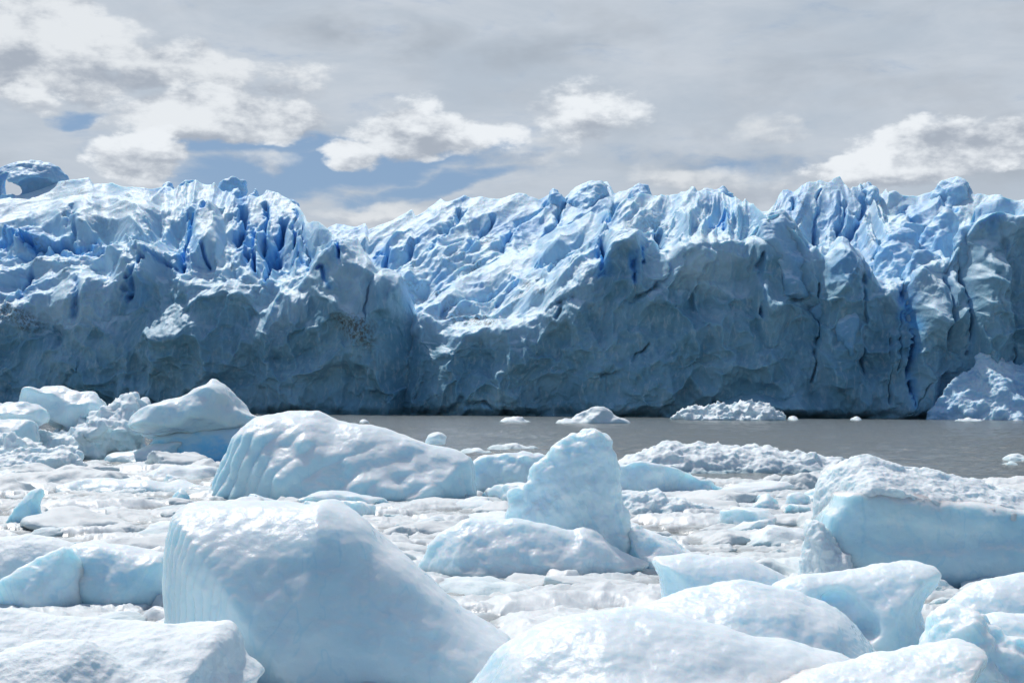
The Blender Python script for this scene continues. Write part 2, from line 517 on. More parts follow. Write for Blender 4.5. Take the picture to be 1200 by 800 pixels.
def blobs(U, Vp, items):
    """named patches of the ice surface (centre, half size, weight, turn)"""
    o = np.zeros(U.shape)
    for (x, y, rx, ry, w, rot) in items:
        c, s = math.cos(math.radians(rot)), math.sin(math.radians(rot))
        dx, dy = U - x, Vp - y
        a, b = (dx * c + dy * s) / rx, (-dx * s + dy * c) / ry
        o = np.maximum(o, w * np.clip(1.25 - (a * a + b * b), 0, 1))
    return o

def seg_dist(U, Vp, line):
    d = np.full(U.shape, 1e6)
    for (ax, ay), (bx, by) in zip(line[:-1], line[1:]):
        ex, ey = bx - ax, by - ay
        t = np.clip(((U - ax) * ex + (Vp - ay) * ey) / (ex * ex + ey * ey + 1e-9), 0, 1)
        d = np.minimum(d, (U - ax - t * ex) ** 2 + (Vp - ay - t * ey) ** 2)
    return np.sqrt(d)

def ice_sheet(name, parent, x0, x1, nu, rows, foot_z, brow, sky, dd0, dbrow, tilt, seed, amp=1.0,
              theta=(), cracks=(), blue=(), dirt=(), bulge=(), calm=(), brow_smooth=5, back_drop=30, serr=1.0, blue_amt=.25, lit_rough=1.0):
    """one body of ice: foot at the water, steep face up to the brow, broken slope up to the crest, then down behind"""
    nf, ns, nb = rows
    u = np.linspace(x0, x1, nu)
    yb = gsmooth(interp(u, brow), brow_smooth); ys = interp(u, sky)
    yb = np.maximum(yb, ys + 2)
    D0 = base_D(u) + (dd0(u) if callable(dd0) else dd0)
    db = dbrow(u) if callable(dbrow) else dbrow
    pxm = D0 / FPX
    U = np.tile(u, (nf + ns + nb, 1))
    Xw = np.zeros_like(U); Yw = Xw.copy(); Zw = Xw.copy(); PY = Xw.copy(); T = Xw.copy()
    _, zb = at(u, yb, D0 + db)
    for i in range(nf):
        s = i / nf
        Y = D0 + db * s ** 1.6
        Z = foot_z + (zb - foot_z) * s
        a, _ = ang(u, yb)
        Xw[i], Yw[i], Zw[i] = a * Y, Y, Z
        PY[i] = yb + (1 - s) * (488 - yb); T[i] = s
    ds = db + np.maximum(yb - ys, 0) * pxm * tilt
    for i in range(ns):
        s = i / (ns - 1)
        py = yb + (ys - yb) * s
        Y = D0 + db + (ds - db) * s ** 1.15
        X, Z = at(u, py, Y)
        Xw[nf + i], Yw[nf + i], Zw[nf + i], PY[nf + i] = X, Y, Z, py
        T[nf + i] = 1 + s
    for i in range(nb):
        s = (i + 1) / nb
        Y = D0 + ds + back_drop * s
        X, Z = at(u, ys, D0 + ds)
        a, _ = ang(u, ys)
        Xw[nf + ns + i], Yw[nf + ns + i], Zw[nf + ns + i] = a * Y, Y, Z + (foot_z - Z) * s ** 1.3
        PY[nf + ns + i] = ys - 30 * s; T[nf + ns + i] = 2 + s
    slope = sstep(.85, 1.3, T)                       # 0 on the face, 1 on the upper slope
    # ---- shape
    qx, qy, qz = Xw, Yw * .9, Zw
    w1 = fbm(qx / 22, qy / 30, qz / 22, 3, seed + 1); w2 = fbm(qx / 22, qy / 30, qz / 22 + 40, 3, seed + 2)
    w3 = fbm(qx / 5, qy / 7, qz / 5, 3, seed + 3); w4 = fbm(qx / 5 + 9, qy / 7, qz / 5 + 30, 3, seed + 4)
    S = np.cumsum(np.sqrt(np.diff(Yw, axis=0, prepend=Yw[:1]) ** 2 + np.diff(Zw, axis=0, prepend=Zw[:1]) ** 2), axis=0)
    S = gsmooth(S, 12, 1)
    th = np.radians(np.interp(U, [a for a, _ in theta], [b for _, b in theta])) if len(theta) else np.zeros_like(U)
    A = Xw * np.cos(th) + S * np.sin(th)             # along the flutes
    B = -Xw * np.sin(th) + S * np.cos(th)            # across
    # the face: large buttresses and concave bowls meeting in sharp edges
    d = 3.2 * fbm(qx / 34, qy / 60, qz / 40, 3, seed + 5)
    wx, wz = Xw + 5 * w1 + 1.6 * w3, S + 5 * w2 + 1.6 * w4
    f1, f2, r1, _, _, _ = worley2(wx / 19, wz / 24 + .3 * w1, seed + 6)
    d += (1.0 - .5 * slope) * 10.5 * (f1 ** 2 - .25)
    f1, f2, r1, _, _, _ = worley2(wx / 8 + 7, wz / 10.5, seed + 7)
    d += (1 - .6 * slope) * (5.6 * (f1 ** 2 - .25) + 1.8 * (r1 - .5) * sstep(.0, .25, f2 - f1))
    f1, f2, r1, _, _, _ = worley2((Xw + 1.5 * w3) / 3.4, (S + 1.5 * w4) / 4.2, seed + 8)
    d += (1 - .5 * slope) * 1.7 * (f1 ** 2 - .25)
    # slabs split off along leaning joints
    fl1, fl2, fr, _, _, _ = worley2((A + 4 * w1) / 36, (B + 3 * w2 + .6 * w3) / 12, seed + 9)
    d += (.4 + .6 * slope) * (3.6 * (fr - .5) * sstep(0, .3, fl2 - fl1) + 1.8 * (fl1 - .4)) * serr
    rg = ridged((A + 5 * w1) / 34, (B + 2.5 * w2) / 12, 0 * A + seed, 3, seed + 10, .42)
    d += slope * 2.7 * (rg - .75) * serr
    d += lit_rough * (.55 - .2 * slope) * (fbm(qx / 3.2, qy / 3.2, qz / 3.2, 4, seed + 11, .55))
    if calm: d = d * (1 - .65 * np.clip(blobs(U, PY, calm), 0, 1))
    env = sstep(0, .12, T) * (1 - .85 * sstep(1.5, 1.98, T))
    d = d * (amp * (.2 + .8 * env))
    for (x, y, rx, ry, hgt, rot) in bulge:
        d += hgt * blobs(U, PY, [(x, y, rx, ry, 1, rot)])
    blu = np.zeros_like(U)
    wu, wv = U + 6 * w1 + 4.5 * w3, PY + 6 * w2 + 4.5 * w4
    for line, wid, dep, bl in cracks:
        dist = seg_dist(wu, wv, line)
        wq = wid * (1 + .9 * np.clip(w3 + .4 * w1, -.75, .8))
        g = np.exp(-(dist / wq) ** 2) * np.clip(.75 + 1.2 * w4, .15, 1.2)
        d -= dep * g
        blu = np.maximum(blu, bl * np.exp(-(dist / (wid * 1.5)) ** 2))
    # direction the ice is pushed out: towards the water on the face, up on the slope, back behind
    tau = np.radians(np.interp(T, [0, .9, 1.4, 1.95, 2.15, 3], [2, 10, 45, 70, 120, 160]))
    lat = .35 * w1
    dx, dy, dz = lat, -np.cos(tau), np.sin(tau)
    Xw = Xw + d * dx; Yw = Yw + d * dy; Zw = Zw + d * dz + (1 - slope) * sstep(.02, .15, T) * (2.2 * fbm(qx / 13, qy / 16, qz / 11, 3, seed + 50) - .25 * d)
    # notch melted at the water line
    k = np.exp(-((Zw - foot_z - 1.6) / 1.6) ** 2) * (T < .2)
    Yw = Yw + 3.6 * k * (1 + .5 * w3)
    V = np.stack([Xw, Yw, Zw], -1).reshape(-1, 3)
    Q = grid_quads(nf + ns + nb, nu)
    N = normals(V, Q).reshape(Xw.shape + (3,))
    nz = gsmooth(gsmooth(N[..., 2], 2, 0), 2, 1)
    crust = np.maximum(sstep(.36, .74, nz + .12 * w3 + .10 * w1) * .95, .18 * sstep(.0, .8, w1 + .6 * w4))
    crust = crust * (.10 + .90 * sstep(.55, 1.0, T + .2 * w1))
    blu = np.maximum(blu, blobs(wu, wv, blue) * (.75 + .5 * np.clip(w3, -.5, .5)))
    blu = np.maximum(blu, blue_amt * sstep(.1, .9, w2 + .5 * w4) * slope)
    dr = blobs(wu, wv, dirt)
    seam = sstep(.9, 1.25, rg) * slope * sstep(.05, .5, w3 + .3 * w1)
    dr = np.maximum(dr, .45 * seam)
    c = np.array(parent.location)
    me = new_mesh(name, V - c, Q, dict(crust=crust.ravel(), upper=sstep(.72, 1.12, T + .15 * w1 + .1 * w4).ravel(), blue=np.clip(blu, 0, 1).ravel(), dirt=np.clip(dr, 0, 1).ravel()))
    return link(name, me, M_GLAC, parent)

glacier = tag(empty('glacier', (0, 380, 0)), 'blue white glacier front with a shadowed ice cliff rising across the lake', 'glacier')

LEFT_SKY = [(-160, 235), (-60, 222), (0, 234), (30, 226), (52, 220), (70, 214), (90, 214), (104, 210), (110, 217), (132, 216), (160, 217), (176, 218), (192, 212), (204, 220), (224, 209), (240, 212),
            (252, 216), (262, 222), (288, 224), (302, 230), (316, 227), (332, 232), (348, 238), (356, 250), (362, 262), (372, 259), (384, 266), (403, 281), (419, 277), (426, 293), (440, 314), (454, 316),
            (469, 326), (474, 336), (484, 356), (492, 385), (506, 425), (540, 488)]
LEFT_BROW = [(-160, 350), (0, 352), (60, 362), (100, 345), (125, 352), (150, 330), (170, 322), (190, 338), (225, 335), (255, 338), (290, 345), (320, 356), (345, 350), (362, 318), (378, 292), (392, 292), (410, 300), (430, 318), (450, 330), (470, 342), (484, 366), (494, 400), (508, 440), (540, 490)]
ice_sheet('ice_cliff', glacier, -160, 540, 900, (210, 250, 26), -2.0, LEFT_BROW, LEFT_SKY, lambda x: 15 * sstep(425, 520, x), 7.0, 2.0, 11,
          theta=[(-160, 20), (60, 25), (150, 35), (230, 75), (300, 88), (400, 95), (500, 95)],
          cracks=[([(-40, 285), (20, 286), (55, 295), (75, 290), (112, 287)], 3.2, 7, 1.0), ([(-40, 300), (60, 302), (130, 296)], 3, 2.5, .5),
                  ([(226, 250), (222, 275), (212, 300), (210, 318)], 4.0, 8, 1.0), ([(243, 240), (240, 262)], 2.2, 3, .7), ([(240, 300), (243, 312)], 2.2, 3, .8),
                  ([(282, 225), (285, 260), (289, 300)], 5.0, 7, .8), ([(298, 262), (296, 318)], 2.5, 5, .9), ([(309, 240), (311, 330)], 2.4, 6, .9), ([(332, 262), (322, 292), (314, 300)], 4.5, 8, 1.0),
                  ([(345, 245), (349, 300)], 2.2, 4, .6), ([(355, 262), (360, 310)], 2.0, 3, .5), ([(390, 280), (397, 300)], 2.5, 4, .9), ([(378, 310), (392, 330)], 2.5, 4, .8),
                  ([(146, 350), (156, 322), (170, 310)], 3.0, 6, .7), ([(175, 305), (205, 318)], 2.0, 3, .6), ([(92, 330), (94, 360)], 3.0, 4, .5), ([(40, 320), (20, 345)], 2.5, 3, .6), ([(84, 255), (88, 290)], 5, 2.5, .2),
                  ([(96, 420), (60, 478)], 1.2, 1.4, 0), ([(150, 455), (185, 470)], 1.2, 1.4, 0), ([(435, 325), (428, 368)], 1.0, 1.4, .1), ([(150, 480), (190, 440)], 1, 1, 0)],
          blue=[(185, 218, 22, 7, .6, 0), (283, 265, 8, 40, .85, 0), (262, 230, 20, 10, .5, 0), (30, 280, 60, 8, .8, 4), (318, 296, 12, 9, 1, -20), (355, 290, 12, 30, .45, 0), (390, 290, 10, 22, .7, -20), (25, 335, 50, 16, .35, 0),
                (230, 300, 10, 24, .5, 0), (160, 345, 12, 22, .55, 25), (480, 350, 8, 20, .35, 0)],
          dirt=[(18, 372, 34, 16, .75, 10), (415, 378, 30, 18, .95, 35), (75, 236, 20, 5, .4, -30), (140, 250, 40, 20, .25, -30), (280, 340, 40, 14, .2, 0)],
          calm=[(110, 245, 130, 34, 1, 0), (250, 270, 26, 40, .7, 0), (430, 330, 40, 50, .8, 0)],
          bulge=[(55, 330, 60, 26, 3.5, 0), (165, 308, 40, 20, 3.5, -20), (240, 275, 22, 34, 5, 0), (120, 255, 80, 24, 3.5, 0), (215, 410, 55, 40, 3, 30), (340, 380, 55, 30, 4, -20), (455, 350, 22, 30, 3, 0), (60, 430, 70, 30, 2, 0)])

FRONT_SKY = [(430, 420), (450, 395), (480, 376), (510, 352), (535, 330), (547, 318), (575, 302), (601, 287), (612, 296), (640, 278), (660, 267), (690, 256), (712, 244), (729, 236), (745, 228), (756, 225), (770, 229), (785, 228),
             (800, 224), (811, 221), (823, 228), (828, 222), (848, 221), (863, 231), (883, 236), (893, 245), (899, 252), (914, 246), (923, 250), (935, 264), (950, 285), (960, 298), (966, 300), (974, 290), (983, 281), (990, 290), (997, 302),
             (1005, 298), (1012, 318), (1028, 328), (1059, 324), (1065, 306), (1072, 298), (1080, 295), (1090, 293), (1102, 293), (1113, 304), (1118, 290), (1121, 271), (1130, 262), (1138, 250), (1144, 236), (1152, 231),
             (1162, 231), (1172, 226), (1185, 227), (1200, 231), (1240, 238), (1300, 226), (1380, 240)]
FRONT_BROW = [(430, 425), (450, 402), (480, 392), (496, 372), (520, 388), (543, 399), (575, 400), (597, 391), (632, 386), (651, 360), (675, 340), (702, 322), (717, 288), (740, 282), (760, 300), (787, 306), (800, 288), (825, 290), (850, 292), (877, 279),
              (892, 258), (914, 256), (935, 274), (966, 312), (983, 294), (1000, 312), (1028, 340), (1060, 340), (1085, 312), (1112, 320), (1125, 290), (1145, 258), (1175, 244), (1200, 248), (1300, 250), (1380, 260)]
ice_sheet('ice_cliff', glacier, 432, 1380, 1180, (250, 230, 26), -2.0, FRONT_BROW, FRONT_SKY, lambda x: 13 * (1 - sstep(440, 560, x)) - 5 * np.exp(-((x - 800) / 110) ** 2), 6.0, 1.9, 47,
          theta=[(430, 40), (560, 42), (700, 45), (800, 60), (880, 85), (1000, 92), (1380, 90)],
          cracks=[([(892, 300), (893, 360)], 2.0, 3, .3), ([(957, 330), (952, 440)], 1.6, 2.2, .1), ([(1073, 370), (1070, 430), (1066, 460)], 2.4, 4, .6), ([(1063, 330), (1068, 352), (1074, 372)], 4.5, 5, .9), ([(1060, 360), (1056, 420)], 1.2, 2, .1),
                  ([(1138, 270), (1139, 400)], 1.8, 4, .35), ([(1195, 340), (1186, 440)], 1.3, 2, .1), ([(1046, 385), (1044, 455)], 1.2, 2, .1), ([(1010, 330), (1014, 430)], 2.2, 3, .1), ([(1117, 300), (1113, 380)], 2.0, 4, .2),
                  ([(846, 258), (848, 268)], 3, 3, .9), ([(707, 288), (703, 318)], 4, 4, .9), ([(746, 290), (742, 330)], 2.6, 3, .7), ([(752, 285), (755, 305)], 2, 3, .8), ([(770, 262), (776, 285)], 3.5, 5, .3), ([(722, 240), (712, 262)], 3, 4, .7),
                  ([(800, 300), (770, 340), (740, 350)], 3, 2.5, .1), ([(668, 352), (650, 372)], 4, 3, .1), ([(590, 345), (620, 320), (660, 300)], 2.4, 3, .3), ([(520, 366), (560, 345), (600, 320)], 2.4, 3, .3), ([(640, 320), (680, 290)], 2, 2.5, .2),
                  ([(600, 480), (560, 468), (530, 470)], 3, 2.5, 0), ([(840, 460), (870, 475), (900, 470)], 3, 3, 0), ([(760, 400), (700, 440)], 1.5, 1.5, 0), ([(1090, 440), (1062, 470)], 1.4, 1.5, 0)],
          blue=[(705, 302, 10, 22, .85, -25), (742, 305, 8, 22, .7, 0), (830, 232, 14, 12, .45, 0), (985, 320, 20, 22, .5, 25), (1066, 355, 12, 24, .8, 15), (715, 252, 18, 10, .6, -35), (1165, 252, 14, 20, .45, 0), (1118, 300, 8, 30, .3, 0),
                (625, 310, 26, 10, .4, -30), (846, 262, 5, 8, .9, 0), (1000, 305, 20, 20, .4, 30), (560, 330, 20, 8, .35, -30)],
          dirt=[(565, 378, 30, 10, .8, 5), (535, 372, 16, 10, .6, 0), (620, 340, 30, 6, .5, -35), (770, 262, 20, 14, .3, 30), (1000, 325, 14, 6, .4, 0), (650, 370, 16, 14, .3, -40), (1170, 334, 30, 3, .3, -12)],
          bulge=[(560, 385, 40, 14, 2.5, 0), (840, 300, 60, 26, 3.0, 0), (905, 330, 22, 60, 4.5, 0), (985, 380, 26, 90, 5, 0), (1090, 400, 22, 70, 4, 0), (1165, 360, 26, 100, 4.5, 0), (700, 420, 70, 40, 2.5, -40), (860, 400, 60, 40, 2, 0), (1165, 470, 42, 30, 5, 0), (1140, 480, 40, 14, 4, 0), (905, 470, 60, 16, 3.5, 0), (500, 440, 40, 40, 3, 0)])

BACK_SKY = [(330, 300), (384, 267), (403, 264), (418, 268), (428, 264), (432, 272), (457, 259), (470, 252), (483, 248), (487, 254), (505, 242), (516, 234), (523, 238), (543, 231), (574, 232), (612, 229), (632, 233), (640, 226), (647, 221), (652, 227), (659, 230), (668, 222), (674, 217),
            (690, 212), (702, 211), (712, 214), (720, 228), (735, 224), (748, 217), (758, 220), (764, 228), (800, 240), (860, 246), (900, 246), (908, 240), (914, 228), (923, 223), (930, 224), (945, 219), (962, 215), (970, 219), (978, 213), (984, 210), (989, 217), (994, 225),
            (1008, 219), (1020, 215), (1026, 222), (1034, 223), (1044, 225), (1059, 227), (1071, 225), (1090, 224), (1097, 221), (1100, 215), (1121, 211), (1135, 215), (1141, 229), (1152, 226), (1171, 230), (1200, 236), (1280, 226), (1380, 240)]
BACK_BROW = [(330, 420), (400, 420), (480, 400), (560, 390), (700, 380), (860, 350), (940, 330), (1000, 350), (1100, 360), (1200, 340), (1380, 340)]
ice_sheet('upper_ice', glacier, 330, 1380, 1000, (20, 330, 26), 12.0, BACK_BROW, BACK_SKY, lambda x: 40 + 0 * x, 8.0, 1.75, 83,
          theta=[(330, 48), (500, 50), (650, 48), (760, 52), (900, 60), (985, 72), (1040, 40), (1120, 42), (1380, 60)], brow_smooth=20,
          cracks=[([(446, 290), (450, 300)], 3, 3, .9), ([(455, 300), (452, 312)], 2.5, 3, .8), ([(474, 305), (488, 280)], 2.5, 3, .5), ([(500, 300), (530, 262), (545, 250)], 2.5, 3.5, .3), ([(585, 300), (610, 262), (640, 240)], 2.5, 4, .4), ([(659, 232), (652, 262), (640, 285)], 3, 5, .5),
                  ([(690, 275), (720, 245), (740, 235)], 3, 5, .7), ([(545, 300), (565, 275), (580, 262)], 2.5, 3, .4), ([(960, 225), (957, 285)], 2, 4, .5), ([(990, 240), (985, 290)], 2.5, 4, .6), ([(1020, 235), (1000, 265), (975, 290)], 3, 4, .6), ([(1068, 240), (1070, 262)], 3, 4, .8),
                  ([(1030, 310), (1060, 280), (1090, 268)], 3, 5, .5), ([(1085, 285), (1110, 255)], 3, 5, .5), ([(1110, 235), (1118, 250)], 3, 4, .8), ([(930, 240), (925, 262)], 2.5, 3, .4)],
          blue=[(690, 240, 34, 22, .5, -35), (640, 235, 12, 14, .6, -20), (450, 300, 14, 16, .7, -30), (600, 265, 30, 26, .35, -40), (985, 240, 24, 26, .5, 0), (930, 235, 22, 16, .5, 0), (1020, 226, 20, 10, .6, 0), (1080, 245, 26, 20, .45, 20), (1110, 232, 26, 12, .6, 0),
                (1060, 275, 26, 12, .35, -35), (415, 272, 26, 8, .5, 0), (755, 224, 12, 9, .5, 0), (500, 270, 12, 20, .35, 30)],
          dirt=[(556, 312, 14, 4, .5, -20), (520, 350, 30, 8, .6, 0), (560, 350, 20, 8, .4, 0)], serr=1.0, blue_amt=.5)

# ------------------------------------------------------------------ floating ice
def ell_sdf(X, Y, Z, c, r):
    q = np.sqrt(((X - c[0]) / r[0]) ** 2 + ((Y - c[1]) / r[1]) ** 2 + ((Z - c[2]) / r[2]) ** 2)
    return (q - 1) * min(r)

def smin(a, b, k):
    h = np.clip(.5 + .5 * (b - a) / k, 0, 1)
    return b + (a - b) * h - k * h * (1 - h)

def ice_block(name, pts, D=None, foot=None, tf=1.0, tb=1.2, p=(1.6, 1.8), vox=1.5, warp=(.10, .9), warp2=(.03, .25), cuts=0, scal=(), fine=.012, shear=0.0, seed=1,
              zmin=-.5, carve=(), add=(), closed=False, mat=None, parent=None, smooth=1, crust_lo=.35, crust_bias=0.0, R=None, flute=None, upper=1.0, clip=False, rub=None):
    """solid ice body whose crest line, at its own distance, is pts; it swells tf metres towards the water in front and tb behind"""
    auto = zmin == 'auto'
    if D is None: D = float(ground_D(*foot)) + tf
    rs = np.random.RandomState(seed)
    P = np.array(chaikin(pts, smooth), float)
    x, z = at(P[:, 0], P[:, 1], D)
    if auto: zmin = z.min() - 2.0
    H = z.max() - max(zmin, z.min()); m = D / FPX
    if closed: poly = list(zip(x, z))
    else: poly = [(x[0], zmin - H)] + list(zip(x, z)) + [(x[-1], zmin - H)]
    h = vox * m
    pad = warp[0] * 1.2 + 4 * h
    lo = np.array([x.min() - pad, D - tf - pad, (z.min() if closed else zmin) - pad]); hi = np.array([x.max() + pad, D + tb + pad, z.max() + pad])
    for (c_px, c_py, oy, r, k) in add:
        cx, cz = at(c_px, c_py, D + oy); c = np.array([cx, D + oy, cz]); r = np.array(r)
        lo = np.minimum(lo, c - r - pad); hi = np.maximum(hi, c + r + pad)
    if not closed: lo[2] = zmin - 2 * h
    n = np.ceil((hi - lo) / h).astype(int) + 1
    while n.prod() > 4.5e6:
        h *= 1.1; n = np.ceil((hi - lo) / h).astype(int) + 1
    gx, gy, gz = (lo[i] + h * np.arange(n[i]) for i in range(3))
    # outline distance on a plane, looked up for every warped point
    PX, PZ = np.meshgrid(gx, gz, indexing='ij')
    d2 = poly_sdf(PX, PZ, poly)
    ins = -d2[(PZ > max(zmin, z.min()) + .05 * H)].min()
    Rr = R if R else ins
    def look(a, b):
        fx = np.clip((a - lo[0]) / h, 0, n[0] - 1.001); fz = np.clip((b - lo[2]) / h, 0, n[2] - 1.001)
        i, k = fx.astype(int), fz.astype(int); u, v = fx - i, fz - k
        return (d2[i, k] * (1 - u) + d2[i + 1, k] * u) * (1 - v) + (d2[i, k + 1] * (1 - u) + d2[i + 1, k + 1] * u) * v
    xc = (x.min() + x.max()) / 2
    cutp = []
    for _ in range(cuts):
        cx = rs.uniform(x.min() + .1 * (x.max() - x.min()), x.max() - .1 * (x.max() - x.min())); zlo = max(zmin, z.min()); cz = zlo + rs.uniform(.2, .9) * (z.max() - zlo)
        nv = np.array([rs.normal(0, .3), -1, rs.uniform(-.15, .6)]); nv /= np.linalg.norm(nv)
        cutp.append((np.array([cx, D - tf * rs.uniform(.45, .7), cz]), nv))
    addp = []
    for (c_px, c_py, oy, r, k) in add:
        cx, cz = at(c_px, c_py, D + oy); addp.append(((cx, D + oy, cz), r, k))
    carp = []
    for (c_px, c_py, oy, r, k) in carve:
        cx, cz = at(c_px, c_py, D + oy); carp.append(((cx, D + oy, cz), r, k))
    def sdf(X, Y, Z):
        a = look(X, Z)
        t = (Y - D - shear * (X - xc))
        pf = np.where(t < 0, p[0], p[1]); T = np.where(t < 0, tf, tb)
        s = a + Rr * (np.abs(t) / T) ** pf
        if clip: s = -smin(-s, -(np.abs(t) - T), .08)
        for c, nv in cutp:
            q = (X - c[0]) * nv[0] + (Y - c[1]) * nv[1] + (Z - c[2]) * nv[2]
            s = -smin(-s, -q, .06 * H + 1e-3)
        for c, r, k in addp: s = smin(s, ell_sdf(X, Y, Z, c, r), k)
        for c, r, k in carp: s = -smin(-s, ell_sdf(X, Y, Z, c, r), k)
        return s
    X, Y, Z = np.meshgrid(gx.astype(F32), gy.astype(F32), gz.astype(F32), indexing='ij')
    vol = sdf(X, Y, Z).astype(F32)
    g = [np.abs(np.diff(vol, axis=i)).max() for i in range(1)]
    band = np.abs(vol) < (warp[0] * 2.2 + 3 * h) * 1.6
    bx, by, bz = X[band], Y[band], Z[band]
    L = warp[1]; o = seed * 13.7
    wx = warp[0] * fbm(bx / L + o, by / L, bz / L, 2, seed); wy = warp[0] * fbm(bx / L, by / L + o, bz / L, 2, seed + 1); wz = warp[0] * fbm(bx / L, by / L, bz / L + o, 2, seed + 2)
    vol[band] = sdf(bx + wx, by + wy, bz + wz)
    if not closed: vol = np.maximum(vol, -(Z - zmin))
    vol[[0, -1]] = np.maximum(vol[[0, -1]], h * .5); vol[:, [0, -1]] = np.maximum(vol[:, [0, -1]], h * .5); vol[:, :, [0, -1]] = np.maximum(vol[:, :, [0, -1]], h * .5)
    V, Q = surface_nets(vol, lo, h)
    # relax the lattice steps, then melt scallops and grain
    e = np.concatenate([Q[:, [0, 1]], Q[:, [1, 2]], Q[:, [2, 3]], Q[:, [3, 0]]])
    deg = np.bincount(e.ravel(), minlength=len(V)).astype(float)
    for _ in range(3):
        S = np.zeros_like(V)
        for j in range(3):
            S[:, j] = np.bincount(e[:, 0], weights=V[e[:, 1], j], minlength=len(V)) + np.bincount(e[:, 1], weights=V[e[:, 0], j], minlength=len(V))
        V = .5 * V + .5 * S / deg[:, None]
    N = normals(V, Q)
    d = warp2[0] * fbm(V[:, 0] / warp2[1] + o, V[:, 1] / warp2[1], V[:, 2] / warp2[1], 4, seed + 5)
    for (amp, L2, up) in scal:
        f1, f2 = worley3(V[:, 0] / L2 + o, V[:, 1] / L2, V[:, 2] / L2, seed + 9)
        w = sstep(-.1, .6, N[:, 2]) if up else 1.0
        d = d + amp * (f1 ** 2 - .3) * w * 1.6
    if rub:
        d = d + rub[0] * (ridged(V[:, 0] / rub[1] + o, V[:, 1] / rub[1], V[:, 2] / rub[1], 4, seed + 60, .6) - .7)
    d = d + fine * fbm(V[:, 0] / (8 * h) + o, V[:, 1] / (8 * h), V[:, 2] / (8 * h), 2, seed + 15)
    if flute:
        amp, L3, xa, xb = flute
        ax, bx_ = at(xa, 600, D)[0], at(xb, 600, D)[0]
        w = (1 - sstep(ax, bx_, V[:, 0])) * (1 - sstep(.4, .8, np.abs(N[:, 2])))
        ph = (V[:, 1] - .55 * V[:, 0] + .12 * V[:, 2]) / L3 + .5 * fbm(V[:, 0] / (5 * L3), V[:, 1] / (5 * L3), V[:, 2] / (5 * L3), 2, seed + 40)
        d = d + amp * w * np.abs(np.sin(np.pi * ph))
    V = V + N * d[:, None]
    N = normals(V, Q)
    crust = sstep(crust_lo, crust_lo + .45, N[:, 2] + crust_bias + .12 * fbm(V[:, 0] / (.3 * H) + o, V[:, 1] / (.3 * H), V[:, 2] / (.3 * H), 3, seed + 21))
    base = np.array([xc, D, 0.0]) if parent is None else np.array(parent.location)
    me = new_mesh(name, V - base, Q, dict(crust=crust, blue=np.clip(.5 + .6 * fbm(V[:, 0] / H + o, V[:, 1] / H, V[:, 2] / H, 3, seed + 31), 0, 1) * .45, dirt=np.zeros(len(V)), upper=np.clip(np.full(len(V), upper) * (1.0 if upper == 1 else 1) - (0 if upper == 1 else 1) * (1 - sstep(z.max() - 26, z.max() - 6, V[:, 2])), 0, 1)))
    if parent is None: return link(name, me, mat, None, tuple(base))
    return link(name, me, mat, parent)

BERGS = []            # footprints kept clear of brash: (x0, x1, y0, y1)
def berg(name, label, cat, pts, group=None, **k):
    o = ice_block(name, pts, **k)
    tag(o, label, cat, group)
    bb = np.array([v[:] for v in o.bound_box]) + np.array(o.location)
    BERGS.append((bb[:, 0].min(), bb[:, 0].max(), bb[:, 1].min(), bb[:, 1].max()))
    return o

# --- nearest blocks
berg('ice_block', 'huge smooth pale blue ice block, upright left end, long slope to the right', 'ice block',
     [(193, 840), (193, 740), (194, 700), (196, 650), (202, 615), (214, 590), (240, 586), (300, 587), (345, 592), (365, 592), (382, 585), (400, 590), (425, 606), (455, 630), (490, 660), (530, 698), (570, 728), (606, 752), (612, 800)],
     D=15.6, tf=1.35, tb=1.4, p=(2.6, 2.0), warp=(.06, .9), warp2=(.012, .4), flute=(.03, .13, 225, 330), seed=5, mat=M_BERG, shear=-.10, zmin=-.35, R=1.15,
     carve=[(330, 600, -1.45, (.5, .45, .5), .25)])
berg('ice_block', 'wide low white slab filling the bottom centre edge, glinting along its crest', 'ice block',
     [(530, 850), (545, 802), (565, 778), (600, 748), (640, 730), (690, 718), (730, 716), (790, 721), (850, 730), (905, 741), (955, 754), (1000, 768), (1030, 800), (1040, 850)],
     D=13.6, tf=1.6, tb=.9, p=(1.5, 1.6), warp=(.07, .7), warp2=(.007, .3), seed=8, mat=M_BERG, zmin=-.3, R=.75)
berg('ice_block', 'white rounded slab right behind the wide bottom centre slab', 'ice block',
     [(715, 745), (735, 712), (765, 698), (810, 688), (860, 682), (905, 683), (950, 698), (985, 716), (1015, 742), (1035, 770), (1045, 800)],
     D=15.6, tf=1.1, tb=.6, p=(1.6, 1.8), warp=(.06, .7), warp2=(.007, .3), seed=12, mat=M_BERG, zmin=-.3, R=.6)
berg('ice_block', 'thin pale slab with a sharp left corner between two rounded white slabs', 'ice block',
     [(775, 692), (770, 668), (761, 652), (785, 648), (830, 649), (868, 652), (898, 664), (930, 682), (955, 696), (965, 712)],
     D=17.4, tf=.7, tb=.8, p=(2.5, 1.8), warp=(.04, .6), warp2=(.007, .3), seed=14, mat=M_BERG, zmin=-.3, R=.5)
berg('ice_block', 'white horned ice block with a blue hollow in its side, beak pointing right', 'ice block',
     [(895, 700), (915, 678), (950, 671), (1000, 667), (1040, 661), (1065, 656), (1085, 657), (1098, 668), (1092, 684), (1080, 700), (1078, 716), (1084, 735), (1090, 760), (1088, 790)],
     D=16.6, tf=.75, tb=.7, p=(2.6, 2.0), warp=(.05, .5), warp2=(.008, .25), seed=17, mat=M_BERG, zmin=-.3, R=.62,
     carve=[(985, 712, -.75, (.34, .5, .26), .12), (1020, 735, -.8, (.14, .4, .2), .08)])
